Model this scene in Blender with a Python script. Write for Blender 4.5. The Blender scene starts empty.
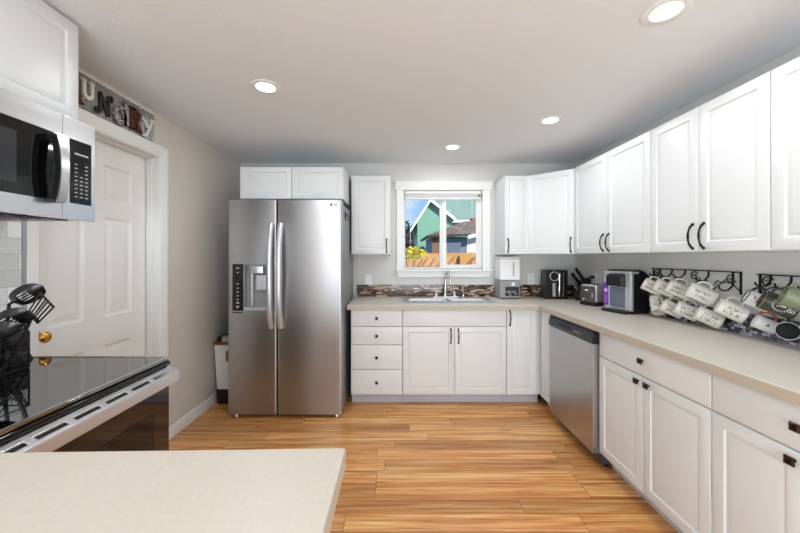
import bpy, bmesh, math, random
from mathutils import Vector, Matrix
R = math.radians
C = bpy.context.scene.collection
S = bpy.context.scene
random.seed(7)

# ---------------------------------------------------------------- camera, world, sun, area lights, exposure
cam_d = bpy.data.cameras.new('camera'); cam = bpy.data.objects.new('camera', cam_d); C.objects.link(cam)
cam.location = (0, 0, 1.356); cam.rotation_euler = (R(90), 0, 0)
cam_d.sensor_width = 36; cam_d.lens = 335/800*36
cam_d.shift_x = 0.005; cam_d.shift_y = -0.011875
cam_d.clip_start = 0.02; cam_d.clip_end = 200
S.camera = cam
S.view_settings.view_transform = 'Standard'; S.view_settings.look = 'None'
S.view_settings.gamma = 1.0; S.view_settings.use_curve_mapping = False
S.view_settings.exposure = 0.12

W = bpy.data.worlds.new('sky'); S.world = W; W.use_nodes = True
wn, wl = W.node_tree.nodes, W.node_tree.links
wn.clear()
wo = wn.new('ShaderNodeOutputWorld'); bg = wn.new('ShaderNodeBackground'); bg.inputs['Strength'].default_value = 1.0
tc = wn.new('ShaderNodeTexCoord'); sx = wn.new('ShaderNodeSeparateXYZ'); wl.new(tc.outputs['Generated'], sx.inputs[0])
rp = wn.new('ShaderNodeValToRGB'); wl.new(sx.outputs['Z'], rp.inputs[0])
e = rp.color_ramp.elements
e[0].position = 0.0; e[0].color = (0.42, 0.66, 0.95, 1)
e[1].position = 0.45; e[1].color = (0.10, 0.32, 0.80, 1)
ns = wn.new('ShaderNodeTexNoise'); ns.inputs['Scale'].default_value = 7; ns.inputs['Detail'].default_value = 6
wl.new(tc.outputs['Generated'], ns.inputs['Vector'])
r2 = wn.new('ShaderNodeValToRGB'); wl.new(ns.outputs['Fac'], r2.inputs[0])
r2.color_ramp.elements[0].position = 0.52; r2.color_ramp.elements[1].position = 0.72
mx = wn.new('ShaderNodeMixRGB'); wl.new(r2.outputs[0], mx.inputs[0]); wl.new(rp.outputs[0], mx.inputs[1]); mx.inputs[2].default_value = (0.9, 0.93, 1, 1)
wl.new(mx.outputs[0], bg.inputs[0]); wl.new(bg.outputs[0], wo.inputs[0])

def lamp(name, kind, loc, energy, color=(1, 1, 1), rot=(0, 0, 0), **kw):
    d = bpy.data.lights.new(name, kind); d.energy = energy; d.color = color
    for k, v in kw.items(): setattr(d, k, v)
    o = bpy.data.objects.new(name, d); C.objects.link(o); o.location = loc; o.rotation_euler = rot
    return o
sun = lamp('sun', 'SUN', (0, 0, 12), 4.6, (1, 0.95, 0.86), angle=R(0.5))
sun.rotation_euler = Vector((-0.42, 0.80, -0.62)).to_track_quat('-Z', 'Y').to_euler()
# added soft fill behind the camera: area lights in front of solid walls
lamp('rear_fill', 'AREA', (0.15, -2.9, 1.15), 165, (0.80, 0.915, 1.0), (R(112), 0, 0), shape='RECTANGLE', size=3.2, size_y=2.1)
lamp('side_fill', 'AREA', (-3.52, -1.65, 1.30), 118, (0.80, 0.915, 1.0), (R(106), 0, R(-90)), shape='RECTANGLE', size=2.5, size_y=1.9)
LAMP_W = 4.2

# ---------------------------------------------------------------- constants
D, XR, XL, CEIL, REAR, XLL = 3.65, 1.95, -1.69, 2.375, -3.0, -3.6
CT, CB = 0.925, 0.880            # counter top and underside

# ---------------------------------------------------------------- materials
def lin(r, g, b):
    f = lambda c: (c/255/12.92) if c/255 <= 0.04045 else ((c/255+0.055)/1.055)**2.4
    return (f(r), f(g), f(b), 1)
def new_mat(name):
    m = bpy.data.materials.new(name); m.use_nodes = True
    nt = m.node_tree; b = nt.nodes['Principled BSDF']
    return m, nt.nodes, nt.links, b
def mat(name, rgb, rough=0.5, metal=0.0, bump=0.0, bscale=60, var=0.0, vscale=8, stretch=None, spec=None, coat=0.0, detail=3):
    m, n, l, b = new_mat(name)
    col = lin(*rgb)
    b.inputs['Base Color'].default_value = col; b.inputs['Roughness'].default_value = rough; b.inputs['Metallic'].default_value = metal
    if spec is not None: b.inputs['Specular IOR Level'].default_value = spec
    if coat: b.inputs['Coat Weight'].default_value = coat; b.inputs['Coat Roughness'].default_value = 0.05
    t = n.new('ShaderNodeTexCoord'); src = t.outputs['Object']
    if stretch:
        mp = n.new('ShaderNodeMapping'); mp.inputs['Scale'].default_value = stretch; l.new(src, mp.inputs[0]); src = mp.outputs[0]
    nz = n.new('ShaderNodeTexNoise'); nz.inputs['Scale'].default_value = vscale; nz.inputs['Detail'].default_value = detail; l.new(src, nz.inputs['Vector'])
    if var:
        h = n.new('ShaderNodeMixRGB'); l.new(nz.outputs['Fac'], h.inputs[0])
        h.inputs[1].default_value = tuple(min(1, c*(1-var)) for c in col[:3])+(1,); h.inputs[2].default_value = tuple(min(1, c*(1+var)) for c in col[:3])+(1,)
        l.new(h.outputs[0], b.inputs['Base Color'])
    if bump:
        n2 = n.new('ShaderNodeTexNoise'); n2.inputs['Scale'].default_value = bscale; n2.inputs['Detail'].default_value = 2; l.new(src, n2.inputs['Vector'])
        bp = n.new('ShaderNodeBump'); bp.inputs['Strength'].default_value = bump; bp.inputs['Distance'].default_value = 0.002
        l.new(n2.outputs['Fac'], bp.inputs['Height']); l.new(bp.outputs[0], b.inputs['Normal'])
    return m
def ramp(n, l, src, stops, interp='LINEAR'):
    r = n.new('ShaderNodeValToRGB'); r.color_ramp.interpolation = interp
    while len(r.color_ramp.elements) < len(stops): r.color_ramp.elements.new(0.5)
    for el, (p, c) in zip(r.color_ramp.elements, stops): el.position = p; el.color = c
    l.new(src, r.inputs[0]); return r
def floor_mat():
    m, n, l, b = new_mat('wood_laminate')
    t = n.new('ShaderNodeTexCoord')
    def brick(w, h, off):
        k = n.new('ShaderNodeTexBrick'); k.inputs['Scale'].default_value = 1; k.inputs['Brick Width'].default_value = w; k.inputs['Row Height'].default_value = h
        k.inputs['Mortar Size'].default_value = 0.0012; k.inputs['Mortar Smooth'].default_value = 0.0; k.offset = off; k.offset_frequency = 2; k.squash = 1.0
        k.inputs['Color1'].default_value = (0, 0, 0, 1); k.inputs['Color2'].default_value = (1, 1, 1, 1); k.inputs['Mortar'].default_value = (.5, .5, .5, 1)
        l.new(vec, k.inputs['Vector']); return k
    # every row of boards starts at a place of its own
    sp_ = n.new('ShaderNodeSeparateXYZ'); l.new(t.outputs['Object'], sp_.inputs[0])
    dv = n.new('ShaderNodeMath'); dv.operation = 'DIVIDE'; dv.inputs[1].default_value = 0.118; l.new(sp_.outputs['Y'], dv.inputs[0])
    fl = n.new('ShaderNodeMath'); fl.operation = 'FLOOR'; l.new(dv.outputs[0], fl.inputs[0])
    wh = n.new('ShaderNodeTexWhiteNoise'); wh.noise_dimensions = '1D'; l.new(fl.outputs[0], wh.inputs['W'])
    ma = n.new('ShaderNodeMath'); ma.operation = 'MULTIPLY_ADD'; ma.inputs[1].default_value = 3.1; l.new(wh.outputs['Value'], ma.inputs[0]); l.new(sp_.outputs['X'], ma.inputs[2])
    cv = n.new('ShaderNodeCombineXYZ'); l.new(ma.outputs[0], cv.inputs[0]); l.new(sp_.outputs['Y'], cv.inputs[1]); vec = cv.outputs[0]
    k = brick(1.22, 0.118, 0.0)
    mp = n.new('ShaderNodeMapping'); mp.inputs['Scale'].default_value = (0.85, 24, 1); l.new(vec, mp.inputs[0])
    # each board shifts the grain to a place of its own
    sc = n.new('ShaderNodeVectorMath'); sc.operation = 'SCALE'; sc.inputs['Scale'].default_value = 37; l.new(k.outputs['Color'], sc.inputs[0])
    ad = n.new('ShaderNodeVectorMath'); ad.operation = 'ADD'; l.new(mp.outputs[0], ad.inputs[0]); l.new(sc.outputs[0], ad.inputs[1])
    g = n.new('ShaderNodeTexNoise'); g.inputs['Scale'].default_value = 1.6; g.inputs['Detail'].default_value = 7; g.inputs['Roughness'].default_value = 0.62; g.inputs['Distortion'].default_value = 0.8
    l.new(ad.outputs[0], g.inputs['Vector'])
    c = ramp(n, l, g.outputs['Fac'], [(0.26, lin(132, 76, 38)), (0.39, lin(188, 120, 64)), (0.49, lin(214, 152, 90)), (0.60, lin(228, 178, 116)), (0.76, lin(244, 208, 156))])
    tone = ramp(n, l, k.outputs['Color'], [(0.0, (0.74, 0.67, 0.60, 1)), (0.5, (0.98, 0.95, 0.92, 1)), (1.0, (1.16, 1.16, 1.18, 1))])
    mu = n.new('ShaderNodeMixRGB'); mu.blend_type = 'MULTIPLY'; mu.inputs[0].default_value = 1; l.new(c.outputs[0], mu.inputs[1]); l.new(tone.outputs[0], mu.inputs[2])
    # dark seams
    sm = n.new('ShaderNodeMixRGB'); l.new(k.outputs['Fac'], sm.inputs[0]); l.new(mu.outputs[0], sm.inputs[1]); sm.inputs[2].default_value = lin(96, 56, 30)
    # knots
    v = n.new('ShaderNodeTexVoronoi'); v.inputs['Scale'].default_value = 1.0
    mp2 = n.new('ShaderNodeMapping'); mp2.inputs['Scale'].default_value = (1.3, 4.2, 1); l.new(t.outputs['Object'], mp2.inputs[0]); l.new(mp2.outputs[0], v.inputs['Vector'])
    kr = ramp(n, l, v.outputs['Distance'], [(0.0, (1, 1, 1, 1)), (0.10, (0, 0, 0, 1))])
    kn = n.new('ShaderNodeMixRGB'); km = n.new('ShaderNodeMath'); km.operation = 'MULTIPLY'; km.inputs[1].default_value = 0.55
    l.new(kr.outputs[0], km.inputs[0]); l.new(km.outputs[0], kn.inputs[0]); l.new(sm.outputs[0], kn.inputs[1]); kn.inputs[2].default_value = lin(98, 56, 30)
    l.new(kn.outputs[0], b.inputs['Base Color'])
    b.inputs['Roughness'].default_value = 0.26
    bp = n.new('ShaderNodeBump'); bp.inputs['Strength'].default_value = 0.12; bp.inputs['Distance'].default_value = 0.001; l.new(g.outputs['Fac'], bp.inputs['Height']); l.new(bp.outputs[0], b.inputs['Normal'])
    return m
def mosaic_mat(name, axis, stops, w=0.062, h=0.0165, grout=(60, 48, 42)):
    m, n, l, b = new_mat(name)
    t = n.new('ShaderNodeTexCoord'); s = n.new('ShaderNodeSeparateXYZ'); l.new(t.outputs['Object'], s.inputs[0])
    cb = n.new('ShaderNodeCombineXYZ'); l.new(s.outputs[axis], cb.inputs[0]); l.new(s.outputs['Z'], cb.inputs[1])
    k = n.new('ShaderNodeTexBrick'); k.inputs['Scale'].default_value = 1; k.inputs['Brick Width'].default_value = w; k.inputs['Row Height'].default_value = h
    k.inputs['Mortar Size'].default_value = 0.0012; k.offset = 0.43; k.squash = 0.6; k.squash_frequency = 3
    k.inputs['Color1'].default_value = (0, 0, 0, 1); k.inputs['Color2'].default_value = (1, 1, 1, 1); k.inputs['Mortar'].default_value = (.5, .5, .5, 1)
    l.new(cb.outputs[0], k.inputs['Vector'])
    nz = n.new('ShaderNodeTexNoise'); nz.inputs['Scale'].default_value = 70; nz.inputs['Detail'].default_value = 3; l.new(cb.outputs[0], nz.inputs['Vector'])
    ov = n.new('ShaderNodeMixRGB'); ov.inputs[0].default_value = 0.35; l.new(k.outputs['Color'], ov.inputs[1]); l.new(nz.outputs['Fac'], ov.inputs[2])
    c = ramp(n, l, ov.outputs[0], stops)
    sm = n.new('ShaderNodeMixRGB'); l.new(k.outputs['Fac'], sm.inputs[0]); l.new(c.outputs[0], sm.inputs[1]); sm.inputs[2].default_value = lin(*grout)
    l.new(sm.outputs[0], b.inputs['Base Color']); b.inputs['Roughness'].default_value = 0.15
    bp = n.new('ShaderNodeBump'); bp.invert = True; bp.inputs['Strength'].default_value = 0.6; bp.inputs['Distance'].default_value = 0.002
    l.new(k.outputs['Fac'], bp.inputs['Height']); l.new(bp.outputs[0], b.inputs['Normal'])
    return m
def steel_mat(name, rgb, rough, stretch, var=0.10, vs=6, wave=0.0):
    m, n, l, b = new_mat(name)
    b.inputs['Metallic'].default_value = 1.0
    t = n.new('ShaderNodeTexCoord'); mp = n.new('ShaderNodeMapping'); mp.inputs['Scale'].default_value = stretch; l.new(t.outputs['Object'], mp.inputs[0])
    g = n.new('ShaderNodeTexNoise'); g.inputs['Scale'].default_value = vs; g.inputs['Detail'].default_value = 5; l.new(mp.outputs[0], g.inputs['Vector'])
    col = lin(*rgb)
    h = n.new('ShaderNodeMixRGB'); l.new(g.outputs['Fac'], h.inputs[0]); h.inputs[1].default_value = tuple(c*(1-var) for c in col[:3])+(1,); h.inputs[2].default_value = tuple(min(1, c*(1+var)) for c in col[:3])+(1,)
    l.new(h.outputs[0], b.inputs['Base Color'])
    mr = n.new('ShaderNodeMapRange'); l.new(g.outputs['Fac'], mr.inputs['Value']); mr.inputs['To Min'].default_value = rough*0.85; mr.inputs['To Max'].default_value = rough*1.2
    l.new(mr.outputs[0], b.inputs['Roughness'])
    if wave:
        w_ = n.new('ShaderNodeTexNoise'); w_.inputs['Scale'].default_value = 3.0; w_.inputs['Detail'].default_value = 0.5; l.new(t.outputs['Object'], w_.inputs['Vector'])
        bp = n.new('ShaderNodeBump'); bp.inputs['Strength'].default_value = wave; bp.inputs['Distance'].default_value = 0.02; l.new(w_.outputs['Fac'], bp.inputs['Height']); l.new(bp.outputs[0], b.inputs['Normal'])
    return m
def glass_mat(name, tint=(1, 1, 1, 1), refl=1.0):
    m, n, l, b = new_mat(name); n.remove(b)
    o = n['Material Output']; tr = n.new('ShaderNodeBsdfTransparent'); tr.inputs[0].default_value = tint
    gl = n.new('ShaderNodeBsdfGlossy'); gl.inputs['Roughness'].default_value = 0.0
    fr = n.new('ShaderNodeFresnel'); fr.inputs[0].default_value = 1.18; mixer = n.new('ShaderNodeMixShader')
    l.new(fr.outputs[0], mixer.inputs[0]); l.new(tr.outputs[0], mixer.inputs[1]); l.new(gl.outputs[0], mixer.inputs[2]); l.new(mixer.outputs[0], o.inputs[0])
    return m
def emit_mat(name, rgb, strength):
    m, n, l, b = new_mat(name)
    b.inputs['Base Color'].default_value = (0.8, 0.8, 0.8, 1); b.inputs['Emission Color'].default_value = rgb; b.inputs['Emission Strength'].default_value = strength
    return m
def shingle_mat(name, c1, c2, w, h):
    m, n, l, b = new_mat(name)
    t = n.new('ShaderNodeTexCoord')
    k = n.new('ShaderNodeTexBrick'); k.inputs['Scale'].default_value = 1; k.inputs['Brick Width'].default_value = w; k.inputs['Row Height'].default_value = h; k.inputs['Mortar Size'].default_value = 0.015
    k.inputs['Color1'].default_value = lin(*c1); k.inputs['Color2'].default_value = lin(*c2); k.inputs['Mortar'].default_value = tuple(c*0.55 for c in lin(*c1)[:3])+(1,)
    l.new(t.outputs['Object'], k.inputs['Vector']); l.new(k.outputs['Color'], b.inputs['Base Color']); b.inputs['Roughness'].default_value = 0.9
    return m

M = {}
M['wall'] = mat('wall_paint', (216, 214, 210), 0.6, bump=0.25, bscale=140)
M['wall_warm'] = mat('warm_wall_paint', (220, 214, 206), 0.6, bump=0.25, bscale=140)
M['ceiling'] = mat('ceiling_paint', (232, 235, 238), 0.75, bump=0.55, bscale=95)
M['floor'] = floor_mat()
M['trim'] = mat('white_trim', (238, 238, 236), 0.35, bump=0.03)
M['cab'] = mat('white_thermofoil', (227, 229, 229), 0.36, bump=0.02, bscale=30)
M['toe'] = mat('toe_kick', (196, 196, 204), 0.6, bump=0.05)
M['gap'] = mat('cabinet_interior', (150, 148, 145), 0.8, var=0.05)
M['counter'] = mat('beige_laminate', (208, 200, 188), 0.38, var=0.09, vscale=95, bump=0.02, detail=8)
M['counter_edge'] = mat('beige_laminate_edge', (192, 180, 163), 0.45, var=0.18, vscale=220, detail=4)
M['black_metal'] = mat('wrought_black', (26, 24, 24), 0.45, metal=0.6, bump=0.1, bscale=90)
M['bronze'] = mat('dark_bronze', (58, 42, 36), 0.3, metal=0.85, var=0.2, vscale=60)
M['steel_v'] = mat('brushed_steel_vertical', (180, 180, 182), 0.27, metal=1.0)
def brushed(m, aniso, rot):
    n, l = m.node_tree.nodes, m.node_tree.links; b = n['Principled BSDF']
    tg = n.new('ShaderNodeTangent'); tg.direction_type = 'RADIAL'; tg.axis = 'Z'; l.new(tg.outputs[0], b.inputs['Tangent'])
    b.inputs['Anisotropic'].default_value = aniso; b.inputs['Anisotropic Rotation'].default_value = rot
M['steel_v'].node_tree.nodes['Principled BSDF'].inputs['Roughness'].default_value = 0.33
brushed(M['steel_v'], 0.75, 0.25)
M['steel_h'] = steel_mat('brushed_steel_horizontal', (212, 212, 214), 0.24, (0.6, 0.6, 16), 0.06)
M['steel_dw'] = steel_mat('dishwasher_steel', (178, 178, 178), 0.30, (0.6, 18, 0.6), 0.06)
M['chrome'] = mat('chrome', (224, 226, 228), 0.10, metal=1.0, var=0.03)
M['sink'] = mat('satin_sink_steel', (206, 208, 210), 0.3, metal=0.7, var=0.04)
M['grey_side'] = mat('grey_fridge_side', (146, 147, 150), 0.45, metal=0.3, bump=0.25, bscale=220)
M['black_glass'] = mat('black_glass', (9, 9, 11), 0.04, var=0.1)
M['cooktop_glass'] = mat('ceramic_cooktop_glass', (9, 9, 11), 0.03, var=0.1)
M['cooktop_glass'].node_tree.nodes['Principled BSDF'].inputs['IOR'].default_value = 3.4
M['gunmetal'] = mat('gunmetal_plastic', (96, 94, 92), 0.3, metal=0.5, var=0.05)
M['handle_steel'] = mat('satin_handle_steel', (216, 217, 220), 0.3, metal=0.75, var=0.03)
M['oven_glass'] = mat('oven_glass', (28, 14, 18), 0.05, var=0.1, coat=0.4)
M['black'] = mat('black_plastic', (20, 20, 21), 0.35, bump=0.05)
M['black_soft'] = mat('black_nylon', (24, 24, 26), 0.2, var=0.1)
M['dark_grey'] = mat('dark_grey_plastic', (66, 68, 72), 0.4, bump=0.04)
M['grey'] = mat('grey_plastic', (150, 152, 155), 0.42, bump=0.03)
M['mid_grey'] = mat('pale_grey_print', (178, 180, 182), 0.5, var=0.03)
M['white_pl'] = mat('white_plastic', (240, 240, 240), 0.35, var=0.01)
M['cream'] = mat('cream_stoneware', (232, 228, 219), 0.32, var=0.04, vscale=40)
M['ink'] = mat('dark_ink', (70, 62, 58), 0.6, var=0.1)
M['brass'] = mat('polished_brass', (214, 160, 78), 0.16, metal=1.0, var=0.05)
M['silver_pl'] = mat('silver_plastic', (206, 206, 208), 0.28, metal=0.55, var=0.03)
M['purple'] = mat('purple_card', (122, 48, 176), 0.4, var=0.06)
M['green_mug'] = mat('olive_green_glaze', (58, 62, 50), 0.3, var=0.12)
M['sage'] = mat('sage_green_glaze', (122, 127, 104), 0.3, var=0.06)
M['orange'] = mat('orange_glaze', (196, 84, 30), 0.35, var=0.25, vscale=40)
M['red'] = mat('rusty_red_paint', (150, 44, 30), 0.5, var=0.25, vscale=40)
M['mosaic'] = mosaic_mat('brown_glass_mosaic', 'X', [(0.18, lin(34, 20, 16)), (0.36, lin(84, 48, 34)), (0.46, lin(112, 74, 56)), (0.54, lin(80, 70, 84)), (0.62, lin(140, 104, 80)), (0.78, lin(214, 190, 168))])
M['mosaic_blue'] = mosaic_mat('blue_glass_mosaic', 'Y', [(0.2, lin(38, 34, 40)), (0.36, lin(72, 62, 70)), (0.46, lin(86, 100, 136)), (0.54, lin(120, 130, 156)), (0.62, lin(92, 66, 52)), (0.78, lin(196, 200, 210))], 0.034, 0.0165)
M['pearl_tile'] = mosaic_mat('pearl_wall_tile', 'Y', [(0.2, lin(196, 198, 198)), (0.5, lin(214, 216, 216)), (0.8, lin(236, 238, 238))], 0.26, 0.072, (176, 178, 178))
M['corrugated'] = mat('weathered_corrugated_steel', (150, 149, 146), 0.42, metal=0.45, var=0.3, vscale=14, stretch=(1, 1, 0.35))
M['rust'] = mat('rust_brown_wood', (92, 50, 34), 0.55, var=0.3, vscale=24)
M['letter_white'] = mat('chalky_white_paint', (232, 230, 226), 0.6, var=0.04)
M['letter_dark'] = mat('charcoal_paint', (46, 42, 40), 0.5, var=0.2, vscale=30)
def speck():
    m, n, l, b = new_mat('speckled_letter')
    t = n.new('ShaderNodeTexCoord'); v = n.new('ShaderNodeTexVoronoi'); v.inputs['Scale'].default_value = 110; l.new(t.outputs['Object'], v.inputs['Vector'])
    c = ramp(n, l, v.outputs['Distance'], [(0.35, lin(228, 226, 222)), (0.5, lin(60, 56, 54))]); l.new(c.outputs[0], b.inputs['Base Color']); b.inputs['Roughness'].default_value = 0.5
    return m
M['letter_speck'] = speck()
M['bulb'] = emit_mat('lamp_lens', (1, 0.98, 0.95, 1), 9.0)
M['glass'] = glass_mat('window_glass')
M['smoke_glass'] = mat('smoked_plastic', (52, 54, 58), 0.1, var=0.1)
M['bluegrey'] = mat('blue_grey_plastic', (104, 114, 130), 0.25, var=0.08)
M['sticker'] = mat('printed_sticker', (150, 110, 80), 0.5, var=0.8, vscale=60)
M['fence'] = mat('sunlit_cedar', (196, 146, 84), 0.8, var=0.35, vscale=5, stretch=(6, 6, 0.8))
M['house_green'] = mat('green_siding', (124, 172, 150), 0.8, var=0.05)
M['roof_green'] = shingle_mat('grey_green_shingle', (132, 160, 146), (146, 172, 158), 0.22, 0.12)
M['roof_brown'] = shingle_mat('brown_shake', (110, 94, 84), (156, 136, 120), 0.16, 0.2)
M['shed_blue'] = mat('blue_grey_siding', (110, 130, 150), 0.8, var=0.08)
M['ext_white'] = mat('white_board', (236, 236, 232), 0.7, var=0.03)
M['stone'] = mat('brown_fieldstone', (128, 98, 80), 0.9, var=0.45, vscale=9)
M['leaf_dark'] = mat('dark_leaf', (58, 72, 44), 0.8, var=0.5, vscale=3)
M['leaf_purple'] = mat('plum_leaf', (92, 78, 84), 0.8, var=0.5, vscale=6)
M['leaf_yellow'] = mat('yellow_green_leaf', (206, 196, 62), 0.7, var=0.35, vscale=12)
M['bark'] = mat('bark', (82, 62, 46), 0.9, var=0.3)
M['ground'] = mat('dry_lawn', (150, 140, 92), 0.95, var=0.3, vscale=2)
M['slot'] = mat('slot_shadow_black', (10, 10, 10), 0.6, var=0.05)

# ---------------------------------------------------------------- mesh helpers
def B(): return bmesh.new()
def box(bm, x0, x1, y0, y1, z0, z1, mtx=None):
    x0, x1 = sorted((x0, x1)); y0, y1 = sorted((y0, y1)); z0, z1 = sorted((z0, z1))
    c = [(x0, y0, z0), (x1, y0, z0), (x1, y1, z0), (x0, y1, z0), (x0, y0, z1), (x1, y0, z1), (x1, y1, z1), (x0, y1, z1)]
    v = [bm.verts.new(mtx @ Vector(p) if mtx else p) for p in c]
    for f in ((3, 2, 1, 0), (4, 5, 6, 7), (0, 1, 5, 4), (1, 2, 6, 5), (2, 3, 7, 6), (3, 0, 4, 7)): bm.faces.new([v[i] for i in f])
    return bm
def prism(bm, pts, axis, a0, a1):
    """pts: 2D outline; extruded along axis ('x','y','z') from a0 to a1"""
    mk = {'x': lambda p, a: (a, p[0], p[1]), 'y': lambda p, a: (p[0], a, p[1]), 'z': lambda p, a: (p[0], p[1], a)}[axis]
    A = [bm.verts.new(mk(p, a0)) for p in pts]; Z = [bm.verts.new(mk(p, a1)) for p in pts]
    n = len(pts)
    bm.faces.new(A); bm.faces.new(Z[::-1])
    for i in range(n): bm.faces.new([A[i], Z[i], Z[(i+1) % n], A[(i+1) % n]])
    return bm
def tube(bm, pts, rad, n=10, closed=False, flat=1.0):
    pts = [Vector(p) for p in pts]
    rads = rad if isinstance(rad, (list, tuple)) else [rad]*len(pts)
    N = len(pts); up = None; rings = []
    for i, p in enumerate(pts):
        if closed: t = (pts[(i+1) % N]-pts[i-1]).normalized()
        else: t = (pts[min(i+1, N-1)]-pts[max(i-1, 0)]).normalized()
        if up is None:
            up = Vector((0, 0, 1)) if abs(t.z) < 0.9 else Vector((1, 0, 0))
        u = (up - t*up.dot(t))
        if u.length < 1e-5: u = t.orthogonal()
        u.normalize(); w = t.cross(u); up = u
        rings.append([bm.verts.new(p+(u*math.cos(2*math.pi*k/n)+w*math.sin(2*math.pi*k/n)*flat)*rads[i]) for k in range(n)])
    for i in range(N if closed else N-1):
        a, b2 = rings[i], rings[(i+1) % N]
        for k in range(n): bm.faces.new([a[k], a[(k+1) % n], b2[(k+1) % n], b2[k]])
    if not closed: bm.faces.new(rings[0][::-1]); bm.faces.new(rings[-1])
    return bm
def lathe(bm, prof, n=32, mtx=None, center=(0, 0, 0)):
    """prof: (radius, z) pairs; r=0 ends close"""
    cx, cy, cz = center; rings = []
    for r, z in prof:
        if r < 1e-6: pts = [Vector((cx, cy, cz+z))]
        else: pts = [Vector((cx+r*math.cos(2*math.pi*k/n), cy+r*math.sin(2*math.pi*k/n), cz+z)) for k in range(n)]
        rings.append([bm.verts.new(mtx @ p if mtx else p) for p in pts])
    for a, b2 in zip(rings, rings[1:]):
        if len(a) == 1 and len(b2) == 1: continue
        for k in range(n):
            k2 = (k+1) % n
            if len(a) == 1: bm.faces.new([a[0], b2[k2], b2[k]])
            elif len(b2) == 1: bm.faces.new([a[k], a[k2], b2[0]])
            else: bm.faces.new([a[k], a[k2], b2[k2], b2[k]])
    return bm
def rings(bm, x0, x1, z0, z1, prof, y=0.0, cap=True):
    """concentric rectangles in the XZ plane; prof: (inset, depth), depth goes into +Y"""
    R_ = []
    for i, d in prof:
        R_.append([bm.verts.new(p) for p in ((x0+i, y+d, z0+i), (x1-i, y+d, z0+i), (x1-i, y+d, z1-i), (x0+i, y+d, z1-i))])
    for a, b2 in zip(R_, R_[1:]):
        for k in range(4): bm.faces.new([a[k], a[(k+1) % 4], b2[(k+1) % 4], b2[k]])
    if cap: bm.faces.new(R_[-1])
    return R_
def build(name, bm, m, parent=None, bevel=0.0, smooth=False, local=False, seg=2, ang=35):
    bmesh.ops.recalc_face_normals(bm, faces=bm.faces[:])
    if parent is not None and not local:
        bmesh.ops.translate(bm, verts=bm.verts[:], vec=-parent.location)
    me = bpy.data.meshes.new(name); bm.to_mesh(me); bm.free()
    me.materials.append(m)
    if smooth or bevel:
        me.shade_smooth(); me.set_sharp_from_angle(angle=R(ang))
    o = bpy.data.objects.new(name, me); C.objects.link(o)
    if bevel:
        md = o.modifiers.new('bevel', 'BEVEL'); md.width = bevel; md.segments = seg; md.limit_method = 'ANGLE'; md.angle_limit = R(40)
        md.harden_normals = True
    if parent is not None: o.parent = parent
    return o
def sub(name, bm, m, parent, root, **kw):
    """a child whose mesh is given in world coordinates, two levels below an unrotated root"""
    off = root.location.copy() + (parent.location if parent is not root else Vector())
    bmesh.ops.translate(bm, verts=bm.verts[:], vec=-off)
    return build(name, bm, m, parent, local=True, **kw)
def tag(o, label, cat, group=None):
    o['label'] = label; o['category'] = cat
    if group: o['group'] = group
    return o
def thing(name, label, cat, loc=(0, 0, 0), rz=0, group=None):
    o = bpy.data.objects.new(name, None); C.objects.link(o); o.empty_display_size = 0.1
    o.location = loc; o.rotation_euler = (0, 0, rz)
    return tag(o, label, cat, group)
def struct(name, bm, m, **kw):
    o = build(name, bm, m, **kw); o['kind'] = 'structure'; return o
def copy_tree(o, parent=None):
    c = o.copy(); C.objects.link(c)
    if parent is not None: c.parent = parent
    for ch in [x for x in bpy.data.objects if x.parent == o]: copy_tree(ch, c)
    return c
def text_bm(s, size, extrude=0.0006, offset=0.0):
    cu = bpy.data.curves.new('t', 'FONT'); cu.body = s; cu.size = size; cu.extrude = extrude; cu.offset = offset; cu.align_x = 'CENTER'; cu.align_y = 'CENTER'
    o = bpy.data.objects.new('t', cu); C.objects.link(o)
    dg = bpy.context.evaluated_depsgraph_get(); dg.update()
    me = bpy.data.meshes.new_from_object(o.evaluated_get(dg))
    bm = B(); bm.from_mesh(me); bpy.data.meshes.remove(me); bpy.data.objects.remove(o); bpy.data.curves.remove(cu)
    return bm
def xf(bm, mtx):
    bmesh.ops.transform(bm, matrix=mtx, verts=bm.verts[:]); return bm
def spiral(c, r0, r1, a0, a1, n, mk):
    return [mk(c[0]+(r0+(r1-r0)*t/n)*math.cos(a0+(a1-a0)*t/n), c[1]+(r0+(r1-r0)*t/n)*math.sin(a0+(a1-a0)*t/n)) for t in range(n+1)]

# ================================================================ SETTING
T = 0.12
struct('floor', box(B(), XLL, XR, REAR, D, -0.06, 0), M['floor'])
struct('ceiling', box(B(), XLL-T, XR+T, REAR-T, D+T, CEIL, CEIL+0.2), M['ceiling'])
struct('wall_right', box(B(), XR, XR+T, REAR, D+T, -0.06, CEIL), M['wall'])
WX0, WX1, WZ0, WZ1 = 0.082, 0.945, 1.222, 2.085       # window opening
bm = B()
box(bm, XL-T, WX0, D, D+T, -0.06, CEIL); box(bm, WX1, XR, D, D+T, -0.06, CEIL)
box(bm, WX0, WX1, D, D+T, -0.06, WZ0); box(bm, WX0, WX1, D, D+T, WZ1, CEIL)
struct('wall_back', bm, M['wall'])
DY0, DY1, DZ = 1.585, 2.384, 2.065                    # laundry door opening
bm = B()
box(bm, XL-T, XL, DY1+0.02, D, -0.06, CEIL); box(bm, XL-T, XL, DY0-0.02, DY1+0.02, DZ+0.02, CEIL); box(bm, XL-T, XL, 0.0, DY0-0.02, -0.06, CEIL)
box(bm, XLL, XL, -T, 0.0, -0.06, CEIL)                # return of the wall at the dining end
struct('wall_left', bm, M['wall_warm'])
struct('wall_dining', box(B(), XLL-T, XLL, REAR, 0, -0.06, CEIL), M['wall'])
struct('wall_rear', box(B(), XLL-T, XR+T, REAR-T, REAR, -0.06, CEIL), M['wall'])
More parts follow.
